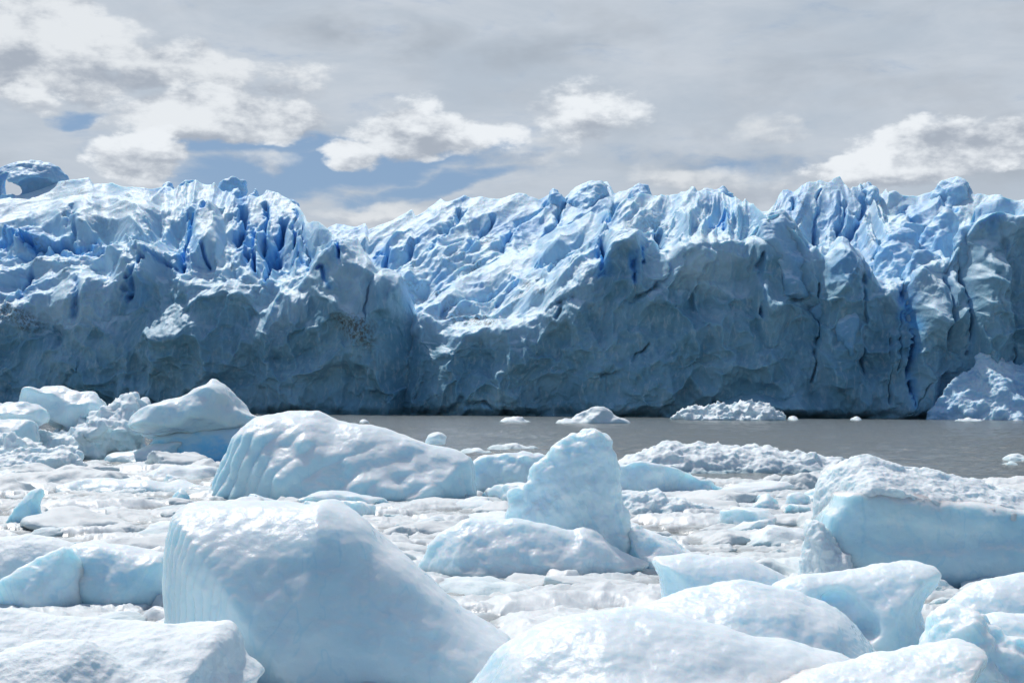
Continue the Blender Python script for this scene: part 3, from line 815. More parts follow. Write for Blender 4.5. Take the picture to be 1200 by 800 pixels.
berg('ice_block', 'flat white wedge at the bottom edge right of centre, pointing to the right', 'ice block',
     [(850, 860), (862, 812), (910, 793), (960, 783), (1005, 776), (1045, 765), (1080, 757), (1115, 750), (1140, 754), (1153, 764), (1140, 790), (1128, 815), (1125, 860)],
     D=12.7, tf=.9, tb=.8, p=(1.7, 2.0), warp=(.05, .5), warp2=(.008, .25), seed=21, mat=M_BERG, zmin=-.3, R=.4)
berg('ice_block', 'lumpy white ice block in the bottom right corner', 'ice block',
     [(1088, 800), (1090, 745), (1098, 718), (1115, 709), (1135, 712), (1158, 722), (1172, 738), (1190, 742), (1215, 752), (1240, 780), (1245, 830)],
     D=14.6, tf=.7, tb=.8, p=(2, 2), warp=(.12, .4), warp2=(.03, .25), seed=23, mat=M_BERG, zmin=-.3, R=.6, scal=[(.05, .3, False)])
berg('ice_block', 'smooth white ice block at the right edge under the big blue sided berg', 'ice block',
     [(1100, 735), (1112, 702), (1130, 692), (1152, 682), (1180, 675), (1210, 674), (1250, 690), (1262, 730)],
     D=18.2, tf=.7, tb=.7, p=(1.8, 2), warp=(.05, .5), warp2=(.008, .25), seed=26, mat=M_BERG, zmin=-.3, R=.5)
berg('ice_block', 'low flat white ice block at the right edge beneath the smooth white one', 'ice block',
     [(1140, 745), (1150, 720), (1175, 714), (1215, 716), (1250, 728), (1255, 760)],
     D=16.2, tf=.5, tb=.6, p=(1.8, 2), warp=(.05, .4), warp2=(.008, .25), seed=27, mat=M_BERG, zmin=-.3, R=.3)
berg('ice_block', 'broad snow white slab filling the bottom left corner, its right end undercut', 'ice block',
     [(-60, 760), (-40, 716), (0, 713), (40, 718), (90, 724), (150, 729), (205, 729), (250, 725), (272, 727), (284, 742), (292, 764), (306, 776), (316, 786), (304, 800), (294, 850)],
     D=13.5, tf=1.3, tb=.8, p=(1.6, 2), warp=(.05, .6), warp2=(.009, .22), seed=31, mat=M_CRUSTY, zmin=-.3, R=.55)
berg('ice_block', 'rounded white lump lowest in the bottom left corner, in front of the broad slab', 'ice block',
     [(-60, 830), (-30, 775), (10, 762), (50, 750), (85, 750), (115, 758), (150, 780), (195, 800), (235, 840)],
     D=12.0, tf=.7, tb=.5, p=(1.6, 2), warp=(.04, .5), warp2=(.008, .22), seed=33, mat=M_CRUSTY, zmin=-.3, R=.4)
# --- left, second row
berg('ice_block', 'small tent shaped white ice block on the left, sharp ridge down its front', 'ice block',
     [(-40, 730), (-20, 695), (15, 668), (50, 648), (76, 640), (86, 656), (98, 690), (112, 724), (114, 745)],
     foot=(40, 728), tf=.7, tb=.7, p=(1.1, 1.3), warp=(.03, .5), warp2=(.01, .2), seed=36, mat=M_BERG, zmin=-.3, shear=.5, cuts=2)
berg('ice_block', 'rounded ice block with a shadowed blue front beside the tent shaped block', 'ice block',
     [(60, 700), (70, 655), (85, 635), (110, 632), (150, 638), (180, 645), (198, 646), (206, 680), (206, 715)],
     foot=(150, 718), tf=.8, tb=1.0, p=(3.2, 2), warp=(.05, .5), warp2=(.012, .25), seed=38, mat=M_CLEAR, zmin=-.3, R=.8)
berg('ice_block', 'low white slab at the left edge behind the tent shaped block', 'ice block',
     [(-60, 690), (-40, 640), (0, 628), (40, 628), (75, 632), (100, 642), (110, 680)],
     foot=(20, 712), tf=.6, tb=.9, p=(2, 2), warp=(.05, .5), warp2=(.008, .25), seed=39, mat=M_CRUSTY, zmin=-.3, R=.5)
# --- big right berg with the frothy top
fr = tag(empty('iceberg', (2.9 * 2.6, 24.5, 0)), 'big iceberg at the right edge, smooth blue flank under a bumpy white cap', 'iceberg')
ice_block('flank', [(950, 720), (948, 655), (952, 625), (955, 605), (966, 585), (968, 572), (1010, 568), (1100, 578), (1200, 596), (1290, 620), (1340, 680), (1345, 730)],
          D=24.6, tf=1.35, tb=1.6, p=(11, 2), warp=(.10, 1.0), warp2=(.012, .3), seed=41, mat=M_CLEAR, parent=fr, zmin=-.4, R=1.2, vox=1.6,
          carve=[(1120, 628, -1.55, (3.6, .42, .42), .3)])
ice_block('frothy_cap', [(955, 610), (957, 572), (970, 552), (990, 538), (1012, 533), (1035, 539), (1050, 543), (1065, 549), (1085, 549), (1100, 554), (1120, 560), (1145, 561), (1165, 568), (1200, 576), (1260, 590), (1300, 606), (1320, 640)],
          D=24.7, tf=1.16, tb=1.5, p=(1.05, 1.6), warp=(.05, .5), warp2=(.02, .16), seed=43, mat=M_CRUSTY, parent=fr, zmin=.3, clip=True, scal=[(-.02, .22, False)], rub=(.025, .4), R=.48, vox=1.4)
ice_block('ice_shelf', [(934, 700), (944, 640), (947, 612), (955, 608), (975, 628), (1010, 660), (1060, 690), (1080, 720)],
          D=23.6, tf=.6, tb=.9, p=(1.6, 2), warp=(.06, .4), warp2=(.02, .2), seed=44, mat=M_CRUSTY, parent=fr, zmin=-.3, scal=[(-.02, .2, False)], rub=(.05, .5), R=.5)
BERGS.append((4.9, 12, 23, 26.5))
# --- the pillar in the middle
pl = tag(empty('iceberg', (1.9, 26, 0)), 'tall white ice pillar rising from lumpy lower lobes in the middle of the brash', 'iceberg')
ice_block('pillar', [(590, 650), (592, 606), (596, 590), (592, 578), (600, 570), (618, 566), (622, 548), (640, 537), (646, 526), (665, 513), (688, 503), (706, 505), (716, 514), (722, 535), (726, 562), (731, 585), (738, 610), (742, 650)],
          D=26.0, tf=.62, tb=.9, p=(1.9, 2), warp=(.07, .4), warp2=(.025, .2), seed=51, mat=M_BERG, parent=pl, zmin=-.4, cuts=3, R=.7, vox=1.3, scal=[(.025, .4, False)])
ice_block('tail_lobe', [(715, 660), (722, 612), (738, 610), (760, 622), (785, 632), (803, 640), (815, 648), (822, 670)],
          D=26.3, tf=.7, tb=.8, p=(1.6, 2), warp=(.1, .5), warp2=(.03, .25), seed=52, mat=M_BERG, parent=pl, zmin=-.4, R=.5, vox=1.3, scal=[(.02, .4, False)])
ice_block('lower_lobe', [(486, 700), (492, 655), (504, 632), (522, 618), (545, 608), (566, 606), (588, 609), (606, 604), (626, 609), (650, 619), (668, 622), (682, 616), (700, 624), (720, 639), (736, 652), (750, 654), (761, 658), (757, 668), (738, 676), (735, 700)],
          D=25.0, tf=.8, tb=.8, p=(1.7, 2), warp=(.06, .5), warp2=(.015, .25), seed=53, mat=M_BERG, parent=pl, zmin=-.4, cuts=0, R=.75, vox=1.3, crust_bias=.05, scal=[(.02, .4, False)])
BERGS.append((-1.6, 3.4, 24.6, 27))
# --- long central berg
berg('iceberg', 'long blue white iceberg with a steep fluted front left of the pillar', 'iceberg',
     [(245, 620), (250, 580), (262, 545), (268, 528), (280, 508), (296, 492), (318, 484), (345, 481), (365, 480), (385, 488), (405, 497), (430, 498), (455, 504), (480, 514), (505, 519), (530, 526), (548, 534), (557, 548), (556, 575), (560, 620)],
     foot=(400, 589), tf=2.2, tb=2.6, p=(2.2, 2), warp=(.16, 1.5), warp2=(.03, .5), seed=61, mat=M_CLEAR, zmin=-.5, R=2.0, flute=(.09, .55, 900, 1000), scal=[(.02, .8, False)], crust_bias=.08)
berg('ice_lump', 'small white ice ball perched on the right end of the long blue white iceberg', 'ice lump',
     [(498, 520), (500, 511), (507, 506), (517, 506), (523, 513), (522, 521)], D=45.6, tf=.35, tb=.35, p=(2, 2), warp=(.05, .3), warp2=(.02, .2), seed=62, mat=M_CRUSTY, closed=True, zmin=0, R=.2)
berg('iceberg', 'rounded white iceberg between the long iceberg and the ice pillar', 'iceberg',
     [(545, 600), (549, 560), (556, 540), (572, 531), (600, 529), (625, 533), (650, 530), (690, 530), (720, 540), (728, 570), (730, 600)],
     foot=(600, 581), tf=1.6, tb=1.6, p=(2, 2), warp=(.22, 1.0), warp2=(.05, .5), seed=64, mat=M_BERG, zmin=-.4, R=1.2, cuts=2)
berg('iceberg', 'low wedge iceberg tapering to the right behind the ice pillar', 'iceberg',
     [(690, 600), (695, 560), (715, 546), (745, 542), (775, 542), (800, 550), (825, 556), (850, 560), (862, 568), (864, 600)],
     foot=(790, 584), tf=1.3, tb=1.6, p=(1.8, 2), warp=(.2, 1.0), warp2=(.05, .5), seed=66, mat=M_BERG, zmin=-.4, R=1.0, cuts=3)
berg('iceberg', 'long flat frothy iceberg floating in open water on the far side of the brash', 'iceberg',
     [(712, 580), (718, 548), (728, 534), (760, 528), (775, 519), (800, 520), (830, 522), (860, 521), (890, 525), (920, 528), (950, 533), (980, 535), (1000, 543), (1005, 560), (1008, 580)],
     foot=(860, 553), tf=2.2, tb=3.0, p=(2.4, 2), warp=(.2, 1.2), warp2=(.1, .6), seed=68, mat=M_CRUSTY, zmin=-.5, R=1.3, scal=[(-.05, .4, False)], rub=(.08, 1.0), carve=[(788, 540, -2.3, (.7, .8, .28), .2)], crust_bias=.2)
berg('ice_ridge', 'low row of knobbly frothy ice just right of the pillar', 'ice ridge',
     [(705, 625), (715, 588), (740, 576), (765, 577), (790, 581), (815, 590), (840, 594), (875, 602), (890, 625)],
     foot=(790, 606), tf=.7, tb=1.0, p=(1.8, 2), warp=(.12, .5), warp2=(.04, .3), seed=70, mat=M_CRUSTY, zmin=-.3, R=.6, scal=[(-.04, .25, False)], rub=(.06, .6))
# --- far left group
wd = tag(empty('iceberg', (-17.5, 73, 0)), 'large wedge iceberg at far left, a glowing blue slot melted above its grey base', 'iceberg')
ice_block('upper_wedge', [(150, 500), (156, 486), (175, 476), (200, 466), (222, 456), (238, 449), (248, 446), (258, 452), (266, 458), (274, 470), (284, 478), (300, 486), (312, 496), (296, 501), (240, 503), (210, 508), (176, 512)],
          D=73.5, tf=2.8, tb=2.8, p=(1.7, 2), warp=(.35, 2.0), warp2=(.08, 1.0), seed=73, mat=M_BERG, parent=wd, closed=True, smooth=1, R=1.3, cuts=2)
ice_block('blue_core', [(172, 540), (180, 514), (200, 504), (250, 500), (292, 500), (302, 540)],
          D=74.0, tf=1.7, tb=1.8, p=(3, 3), warp=(.1, 1.5), warp2=(.03, 1.0), seed=74, mat=M_BLUE, parent=wd, zmin=-.3, R=1.0)
ice_block('base', [(108, 560), (120, 534), (150, 526), (180, 522), (200, 520), (222, 521), (245, 522), (290, 521), (300, 530), (304, 560)],
          D=73.0, tf=2.2, tb=2.6, p=(2, 2), warp=(.25, 2.0), warp2=(.06, 1.0), seed=75, mat=M_CLEAR, parent=wd, zmin=-.5, R=1.3, cuts=2)
BERGS.append((-22, -12.5, 70, 77))
berg('iceberg', 'tilted slab iceberg with blue underside at far left, left of the wedge', 'iceberg',
     [(20, 500), (22, 470), (30, 458), (46, 453), (62, 454), (80, 460), (98, 462), (112, 461), (121, 468), (122, 486), (110, 498), (95, 506), (70, 500), (45, 494)],
     D=80, tf=2.8, tb=3.0, p=(2.0, 2), warp=(.35, 2.0), warp2=(.08, 1.0), seed=77, mat=M_BERG, closed=True, R=1.0, cuts=1)
berg('ice_rubble', 'heap of frothy broken ice piled beneath the tilted slab at far left', 'ice rubble',
     [(-60, 560), (-40, 520), (0, 508), (40, 504), (80, 500), (105, 492), (122, 474), (140, 467), (158, 468), (172, 490), (176, 512), (160, 530), (150, 560)],
     D=78, tf=4.5, tb=3.5, p=(1.3, 2), warp=(.6, 1.8), warp2=(.2, .9), seed=79, mat=M_CRUSTY, zmin=-.5, R=2.0, scal=[(-.15, .8, False)], rub=(.25, 2.2))
berg('ice_block', 'small cracked white block at the left edge in front of the tilted slab', 'ice block',
     [(-50, 520), (-45, 486), (-10, 474), (12, 471), (40, 472), (54, 477), (55, 492), (40, 498), (10, 500)],
     D=76, tf=1.5, tb=1.5, p=(2.2, 2), warp=(.25, 1.2), warp2=(.06, .8), seed=81, mat=M_BERG, closed=True, R=.6)
berg('ice_block', 'smooth bluish block at the left edge below the cracked white block', 'ice block',
     [(-60, 530), (-50, 500), (0, 493), (30, 491), (44, 493), (46, 512), (40, 530)],
     D=72.5, tf=1.4, tb=1.5, p=(2.6, 2), warp=(.15, 1.2), warp2=(.04, .8), seed=83, mat=M_BERG, zmin=-.3, R=.8)
berg('ice_rubble', 'rounded frothy ice mound at the left edge behind the pebbly lump', 'ice rubble',
     [(-60, 560), (-50, 520), (-10, 508), (20, 509), (40, 518), (52, 530), (56, 560)],
     D=66, tf=2.0, tb=2.0, p=(1.7, 2), warp=(.4, 1.2), warp2=(.12, .6), seed=85, mat=M_CRUSTY, zmin=-.4, R=1.2, scal=[(-.08, .6, False)], rub=(.14, 1.5))
berg('ice_rubble', 'long pebbly white ice lump nearest the flat brash at left', 'ice rubble',
     [(-60, 580), (-50, 540), (0, 530), (30, 527), (60, 525), (85, 527), (95, 538), (99, 560)],
     foot=(30, 552), tf=1.8, tb=1.8, p=(1.9, 2), warp=(.3, 1.0), warp2=(.1, .5), seed=87, mat=M_CRUSTY, zmin=-.4, R=1.0, scal=[(-.06, .4, False)], rub=(.10, 1.0))
berg('ice_floe', 'long bluish ice floe lying flat in the brash at left', 'ice floe',
     [(60, 600), (66, 572), (90, 562), (130, 559), (170, 561), (205, 564), (240, 570), (270, 576), (280, 600)],
     foot=(150, 579), tf=1.2, tb=1.5, p=(2.4, 2), warp=(.15, 1.0), warp2=(.04, .6), seed=89, mat=M_BERG, zmin=-.3, R=.6)
berg('ice_floe', 'flat white ice floe at the left edge beside the pebbly lump', 'ice floe',
     [(-60, 600), (-50, 568), (0, 556), (40, 552), (90, 550), (130, 553), (150, 560), (156, 590)],
     foot=(40, 570), tf=1.2, tb=1.5, p=(2.4, 2), warp=(.15, 1.0), warp2=(.04, .6), seed=90, mat=M_FLOE, zmin=-.3, R=.5)
berg('ice_fin', 'leaning fin of clear ice like a shark fin at left', 'ice fin',
     [(2, 640), (8, 608), (20, 590), (34, 576), (48, 570), (52, 580), (47, 595), (56, 612), (62, 640)],
     foot=(30, 618), tf=.55, tb=.5, p=(1.4, 2), warp=(.05, .5), warp2=(.02, .3), seed=92, mat=M_CLEAR, zmin=-.3, R=.6, cuts=2)
# --- small pieces one can point to
berg('ice_lump', 'small upright white chip at the foot of the rounded white iceberg', 'ice lump',
     [(563, 600), (564, 582), (570, 572), (578, 570), (582, 578), (583, 600)], foot=(572, 586), tf=.25, tb=.3, p=(1.5, 2), warp=(.04, .3), warp2=(.02, .2), seed=94, mat=M_BERG, zmin=-.2, R=.25)
berg('ice_lump', 'rounded cube of white ice left of the frothy capped iceberg', 'ice lump',
     [(918, 612), (920, 584), (926, 576), (940, 575), (949, 582), (951, 612)], foot=(935, 598), tf=.35, tb=.35, p=(2.6, 2), warp=(.06, .4), warp2=(.02, .2), seed=95, mat=M_BERG, zmin=-.2, R=.35)
berg('ice_lump', 'grey white half dome of ice between the pillar and the frothy capped iceberg', 'ice lump',
     [(826, 620), (830, 592), (842, 582), (856, 580), (866, 590), (870, 620)], foot=(848, 597), tf=.5, tb=.5, p=(1.8, 2), warp=(.08, .4), warp2=(.03, .2), seed=96, mat=M_FLOE, zmin=-.2, R=.4)
berg('ice_lump', 'pale triangular ice chunk behind the rounded cube of ice', 'ice lump',
     [(900, 590), (906, 566), (925, 556), (942, 551), (960, 560), (968, 590)], foot=(935, 574), tf=.6, tb=.6, p=(1.5, 2), warp=(.08, .4), warp2=(.03, .2), seed=97, mat=M_FLOE, zmin=-.2, R=.5)
berg('ice_lump', 'little white peak of ice in front of the long blue white iceberg', 'ice lump',
     [(190, 610), (194, 590), (205, 577), (212, 568), (220, 578), (228, 610)], foot=(210, 590), tf=.45, tb=.4, p=(1.3, 2), warp=(.06, .4), warp2=(.03, .2), seed=98, mat=M_CLEAR, zmin=-.2, R=.4)
# --- drifting near the glacier
berg('iceberg', 'low pointed pale blue iceberg alone in the open water before the glacier', 'iceberg',
     [(645, 520), (650, 495), (668, 489), (684, 484), (700, 477), (710, 480), (722, 487), (740, 493), (750, 520)],
     D=226, tf=4, tb=4, p=(1.4, 2), warp=(.6, 3), warp2=(.2, 1.5), seed=101, mat=M_CRUSTY, zmin=-.6, R=2.0, cuts=2)
berg('iceberg', 'long frothy white iceberg drifting right against the foot of the glacier', 'iceberg',
     [(786, 510), (789, 486), (800, 480), (820, 476), (838, 478), (845, 473), (862, 474), (885, 470), (900, 474), (912, 482), (922, 488), (924, 510)],
     D=285, tf=4.5, tb=4, p=(1.6, 2), warp=(.8, 3), warp2=(.3, 1.5), seed=103, mat=M_CRUSTY, zmin=-.6, R=2.2, scal=[(-.2, 1.1, False)], rub=(.7, 3.5))
for q, (x, y, w, hh, lb) in enumerate([(603, 494, 19, 5, 'thin white ice raft in open water left of the low pointed iceberg'), (930, 492, 6, 4, 'tiny white ice raft just right of the long frothy iceberg'), (1002, 492, 6, 4, 'tiny white ice raft by the glacier foot, farther right of the frothy iceberg'),
                                      (1135, 493, 16, 3, 'thin streak of floating ice under the right part of the glacier'), (1190, 538, 17, 6, 'pair-wide white ice raft in open water at the right edge'), (1184, 544, 8, 4, 'smaller ice raft just in front of the one at the right edge'),
                                      (600, 525, 30, 5, 'flat strip of broken ice in the water behind the rounded white iceberg'), (556, 530, 20, 5, 'flat strip of broken ice right behind the end of the long iceberg'), (427, 495, 5, 3, 'tiny ice scrap in the water above the long iceberg')]):
    Dq = float(ground_D(x, y))
    berg('ice_raft', lb, 'ice raft', [(x - w, y + 12), (x - w, y - 1), (x - w * .5, y - hh * .8), (x, y - hh), (x + w * .6, y - hh * .6), (x + w, y - 1), (x + w, y + 12)],
         D=Dq, tf=.012 * Dq, tb=.012 * Dq, p=(1.8, 2), warp=(.0015 * Dq, .01 * Dq), warp2=(.0008 * Dq, .006 * Dq), seed=110 + q, mat=M_CRUSTY, zmin=-.003 * Dq, R=.003 * Dq, vox=1.0)
# --- towers and blades standing out of the glacier
def serac(name, pts, D, seed, tf=10, tb=10, **k):
    kw = dict(p=(1.35, 2), warp=(1.3, 9), warp2=(.45, 3.5), cuts=3, scal=[(1.3, 7, False), (.5, 2.6, False)], fine=.12, zmin='auto', R=6, vox=1.3, smooth=0)
    kw.update(k)
    return ice_block(name, pts, D=D, tf=tf, tb=tb, seed=seed, mat=M_GLAC, parent=glacier, **kw)
serac('ice_arch', [(-48, 250), (-30, 226), (-12, 204), (6, 194), (28, 188), (50, 188), (67, 195), (77, 203), (82, 212), (86, 222), (90, 250)], 466, 401, tf=5.5, tb=5, p=(1.2, 2), cuts=0, warp=(.5, 8), warp2=(.35, 2.2), scal=[(.5, 5, False)], R=5, carve=[(6, 220, 0, (1.6, 30, 4.0), .6), (16, 223, 0, (3.0, 30, 2.2), .6), (12, 214, 0, (1.6, 30, 2.6), .6), (46, 224, -6, (8.0, 4.5, 4.5), 1.5)])
serac('serac', [(182, 244), (190, 218), (199, 214), (206, 219), (216, 212), (226, 208), (240, 212), (252, 217), (258, 244)], 456, 403, tf=8, tb=5, R=4)
serac('serac', [(254, 300), (255, 250), (256, 226), (262, 216), (275, 213), (287, 212), (289, 224), (289, 262), (291, 310)], 444, 404, cuts=2, p=(2.5, 2), R=4)
serac('serac', [(288, 320), (290, 250), (294, 224), (298, 219), (302, 232), (307, 264), (309, 320)], 441, 405, cuts=1, R=2.4)
serac('serac', [(304, 300), (305, 244), (309, 230), (320, 227), (332, 231), (345, 237), (352, 252), (357, 300)], 444, 406, cuts=3)
serac('serac', [(330, 340), (338, 292), (345, 255), (350, 248), (356, 258), (362, 290), (372, 345)], 424, 407, tf=10, cuts=2, R=4, upper=.9)
serac('serac', [(200, 330), (203, 270), (212, 246), (228, 240), (246, 241), (264, 238), (272, 262), (280, 300), (282, 335)], 424, 408, tf=9, cuts=2, R=7, warp=(1.0, 9), upper=.9)
serac('serac', [(952, 410), (958, 335), (966, 304), (975, 289), (983, 281), (990, 290), (996, 303), (1003, 332), (1016, 410)], 338, 411, tf=9, R=5, cuts=2, upper=.9)
serac('serac', [(1054, 430), (1058, 345), (1063, 312), (1070, 300), (1080, 295), (1092, 293), (1101, 294), (1110, 304), (1116, 330), (1120, 430)], 334, 412, p=(2, 2), tf=8, R=7, cuts=3, upper=.9)
serac('serac', [(1108, 490), (1117, 335), (1122, 282), (1130, 263), (1138, 250), (1145, 238), (1152, 232), (1163, 232), (1173, 227), (1192, 228), (1222, 236), (1240, 254), (1256, 400)], 331, 413, p=(2.2, 2), tf=8, tb=12, R=10, cuts=4, upper=.9)
serac('serac', [(884, 330), (888, 270), (895, 250), (904, 245), (914, 246), (924, 252), (936, 268), (950, 290), (962, 340)], 344, 414, tf=10, R=6, cuts=2, upper=.9)
serac('serac', [(636, 300), (652, 264), (667, 233), (680, 219), (694, 212), (706, 211), (714, 216), (720, 230), (706, 262), (694, 300)], 460, 415, cuts=1, warp=(.8, 9))
serac('serac', [(636, 250), (643, 228), (648, 221), (653, 228), (659, 230), (666, 250)], 462, 416, tf=8, R=4, cuts=1)
serac('serac', [(732, 250), (738, 226), (748, 217), (757, 219), (764, 229), (772, 250)], 440, 417, tf=9, R=5, cuts=1)
serac('serac', [(902, 300), (909, 246), (917, 229), (925, 224), (935, 222), (940, 300)], 430, 418, tf=9, R=5, cuts=1)
serac('serac', [(930, 300), (938, 226), (948, 219), (962, 216), (970, 219), (978, 213), (984, 210), (989, 217), (997, 230), (1006, 262), (1012, 300)], 428, 419, cuts=2, p=(2.4, 2))
serac('serac', [(1002, 262), (1008, 224), (1016, 217), (1022, 215), (1030, 224), (1036, 262)], 426, 420, tf=9, R=5, cuts=1)
serac('serac', [(1086, 262), (1094, 226), (1099, 216), (1112, 212), (1124, 211), (1134, 215), (1141, 230), (1146, 262)], 420, 421, tf=9, R=5, cuts=1)
serac('serac', [(1020, 330), (1030, 290), (1045, 278), (1058, 268), (1068, 266), (1076, 275), (1082, 300), (1086, 330)], 384, 422, tf=9, R=5, cuts=2)
serac('serac', [(1070, 330), (1080, 285), (1092, 262), (1103, 249), (1112, 250), (1120, 262), (1124, 330)], 384, 423, tf=9, R=6, cuts=2)
serac('serac', [(800, 262), (812, 234), (822, 228), (829, 222), (848, 221), (860, 230), (866, 262)], 384, 424, tf=9, R=5, cuts=2)
ice_block('ice_apron', [(1080, 520), (1092, 482), (1108, 462), (1124, 440), (1146, 421), (1168, 417), (1190, 424), (1225, 420), (1262, 450), (1285, 520)], D=319, tf=13, tb=8, p=(1.1, 2), warp=(1.4, 6), warp2=(.5, 2.5), rub=(.5, 6.0), fine=.15, zmin=-1.5, R=13, vox=1.3, smooth=0, seed=431, mat=M_GLAC, parent=glacier, crust_bias=.35)

# ------------------------------------------------------------------ the brash: crowded small floes between the bergs
FAR_EDGE = [(-300, 530), (0, 536), (100, 540), (260, 544), (420, 560), (540, 566), (600, 558), (700, 555), (760, 556), (850, 563), (905, 562), (950, 553), (1000, 556), (1100, 560), (1150, 566), (1200, 562), (1300, 560), (1500, 556)]
def edge_D(x_over_y):
    px = HX + x_over_y * FPX
    return ground_D(px, interp(px, FAR_EDGE))

def floe_layer(X, Y, L, ar, lo, hi, keep, seed, gap=.10, soft=.16, tilt=.08):
    wx = .30 * L * fbm(X / L * .9, Y / L * .9, 0 * X + seed, 3, seed); wy = .30 * L * fbm(X / L * .9 + 31, Y / L * .9, 0 * X + seed, 3, seed + 1)
    f1, f2, r1, r2, ox, oy = worley2((X + wx) / (L * ar), (Y + wy) / L, seed + 2)
    e = sstep(gap * .4, gap + soft, f2 - f1)
    th = lo + (hi - lo) * r1 ** 2.2
    top = th * e ** .6 + tilt * L * ((r2 - .5) * ox + (r1 - .5) * oy) * e
    return np.where(r2 < keep, top, -.02), r1, e

def brash_height(X, Y):
    n = fbm(X / 1.1, Y / 1.1, 0 * X + 3, 4, 301)
    h = .012 + .022 * n
    a, ra, ea = floe_layer(X, Y, 2.6, 1.35, .05, .27, .62, 311, gap=.16, soft=.32)
    b, rb, eb = floe_layer(X, Y, .95, 1.3, .03, .20, .66, 321, gap=.14, soft=.22)
    c, rc, ec = floe_layer(X, Y, .42, 1.2, .015, .13, .6, 331, gap=.12, soft=.3)
    d, rd, ed = floe_layer(X, Y, .13, 1.1, .0, .045, .7, 341)
    c = np.where(c > 0, c, c) * (1 - .9 * sstep(26, 50, Y)); d = d * (1 - sstep(17, 26, Y))
    big = np.maximum(a, np.maximum(b, np.maximum(c, d)))
    rough = .018 * fbm(X / .22, Y / .22, 0 * X + 8, 4, 351) + .05 * np.clip(ridged(X / .7, Y / .55, 0 * X + 4, 3, 357) - .5, 0, 1) + .035 * fbm(X / .8, Y / .8, 0 * X + 9, 3, 353)
    hh = np.maximum(h, big) + rough * sstep(.0, .06, big)
    tone = np.where(a >= big - 1e-4, ra, np.where(b >= big - 1e-4, rb, np.where(c >= big - 1e-4, rc, rd)))
    lead = fbm(X / 6.5 + 4, Y / 4.5, 0 * X + 2, 3, 361)            # slack places where grey slush and water show
    sl = sstep(.25, .6, lead)
    hh = hh - sl * .10
    wet = 1 - sstep(.015, .10, hh)
    return hh, wet, tone

def build_brash():
    rr = [351.0]; y = 420.0
    ys = []
    while y > 40:
        ys.append(y); y -= .26 + .55 * sstep(80, 300, y)
    ys = np.array(ys)                                   # slope steps -> distances
    D = CAMH * FPX / ys
    xs = np.concatenate([np.arange(-900, -150, 7.0), np.arange(-150, 1350.1, 1.05), np.arange(1355, 2100, 7.0)])
    k = (xs - HX) / FPX
    K, DD = np.meshgrid(k, D)
    X, Y = K * DD, DD
    h, wet, tone = brash_height(X, Y)
    e = edge_D(K) * (1 + .05 * fbm(X / 5, Y / 9, 0 * X, 4, 371))
    out = sstep(.97, 1.03, Y / e)
    h = h - .9 * out
    V = np.stack([X, Y, h], -1)
    keep = (Y < e * 1.04)
    Q = grid_quads(len(ys), len(xs))
    Q = Q[keep.ravel()[Q].all(1)]
    used = np.zeros(V.shape[0] * V.shape[1], bool); used[Q.ravel()] = True
    mp = np.cumsum(used) - 1
    me = new_mesh('brash_ice', V.reshape(-1, 3)[used], mp[Q], dict(wet=wet.ravel()[used], tone=tone.ravel()[used]))
    o = link('brash_ice', me, M_BRASH)
    tag(o, 'crowded low floes and grey slush filling the water between the ice blocks', 'brash ice', kind='stuff')
build_brash()

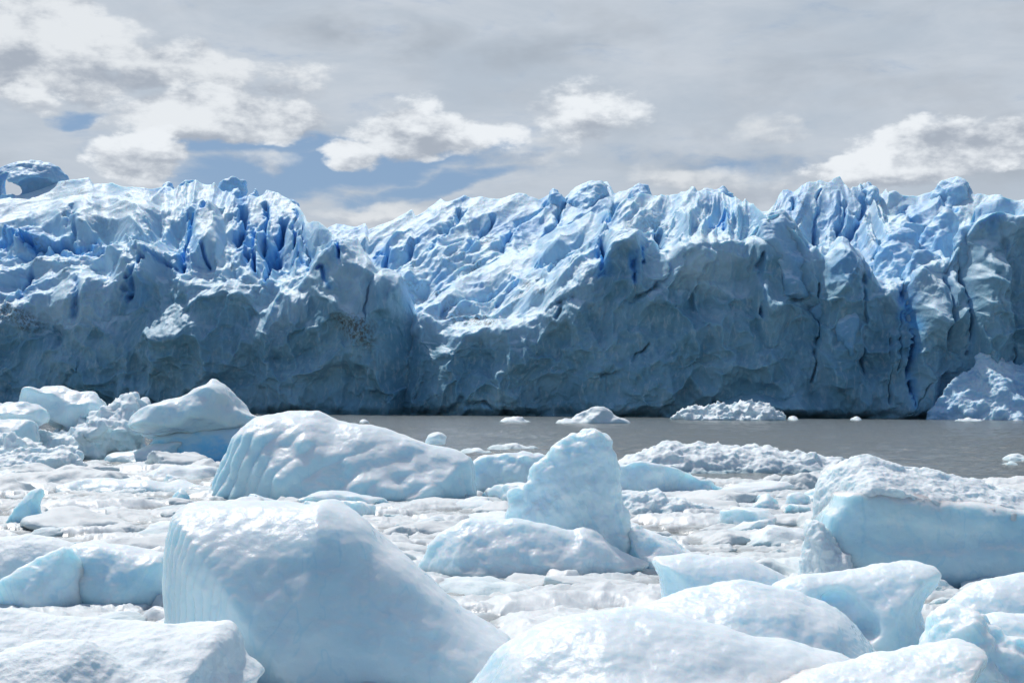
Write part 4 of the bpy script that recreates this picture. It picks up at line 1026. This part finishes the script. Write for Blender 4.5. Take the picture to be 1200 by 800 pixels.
# loose pieces lying in it, each an object of its own
def piece_mesh(seed, flat, mat):
    rs = np.random.RandomState(seed)
    h = .075
    g = np.arange(-1.35, 1.36, h)
    X, Y, Z = np.meshgrid(g, g, np.arange(-1.0, 1.3, h), indexing='ij')
    s = np.full(X.shape, -9.0)
    for _ in range(rs.randint(7, 12)):
        n = rs.normal(size=3); n[2] = abs(n[2]) * 1.2 - .25; n /= np.linalg.norm(n)
        s = np.maximum(s, X * n[0] + Y * n[1] + Z * n[2] / flat - rs.uniform(.55, .95))
    s = -smin(-s, -(np.sqrt(X * X + Y * Y + (Z / flat) ** 2) - 1.15), .25)
    s = s + .13 * fbm(X * 1.4 + seed, Y * 1.4, Z * 1.8, 3, seed)
    s = np.maximum(s, -.35 - Z)
    V, Q = surface_nets(s.astype(F32), (-1.35, -1.35, -1.0), h)
    N = normals(V, Q)
    V = V + N * (.05 * fbm(V[:, 0] * 3, V[:, 1] * 3, V[:, 2] * 3 + seed, 3, seed + 2))[:, None]
    N = normals(V, Q)
    me = new_mesh('brash_piece', V, Q, dict(crust=sstep(.3, .8, N[:, 2])))
    me.materials.append(mat)
    return me

PROTO = [piece_mesh(501 + i, f, m) for i, (f, m) in enumerate([(.30, M_FLOE), (.38, M_FLOE), (.28, M_CRUSTY), (.45, M_FLOE), (.55, M_FLOE), (.8, M_BERG), (.7, M_FLOE), (.35, M_FLOE), (1.0, M_BERG), (.33, M_CRUSTY), (.6, M_CRUSTY), (.42, M_FLOE)])]
def clear_of_bergs(x, y, r):
    for (x0, x1, y0, y1) in BERGS:
        if x0 - r * .3 < x < x1 + r * .3 and y0 - r * .25 < y < y1 + .5: return False
    return True
rs = np.random.RandomState(77)
first = None; placed = []
tries = 0
while len(placed) < 290 and tries < 20000:
    tries += 1
    px = rs.uniform(-20, 1220); py = rs.uniform(548, 790) if rs.rand() < .7 else rs.uniform(545, 640)
    D = float(ground_D(px, py)); x = float(ang(px, py)[0] * D)
    if D > float(edge_D(np.array(x / D))) * .96: continue
    r = (.012 + .03 * rs.rand() ** 2.5) * D * rs.uniform(.7, 1.1)
    r = min(r, 1.5)
    if not clear_of_bergs(x, D, r): continue
    if any((x - a) ** 2 + ((D - b) * .8) ** 2 < (.75 * (r + c)) ** 2 for a, b, c in placed): continue
    placed.append((x, D, r))
    if r / D > .024: me = PROTO[rs.choice([0, 1, 2, 7, 9, 11])]
    else: me = PROTO[rs.randint(len(PROTO))]
    if first is None:
        o = bpy.data.objects.new('brash_piece', me); first = o
        tag(o, 'small worn white or grey ice piece among the brash between larger ice blocks', 'ice piece', 'loose ice pieces in the brash')
    else:
        o = first.copy(); o.data = me
    COL.objects.link(o)
    o.location = (x, D, rs.uniform(-.02, .05) + .02 * r); o.rotation_euler = (rs.normal(0, .08), rs.normal(0, .08), rs.uniform(0, 6.28))
    o.scale = (r * rs.uniform(.9, 1.5), r * rs.uniform(.7, 1.1), r * rs.uniform(.6, 1.1))
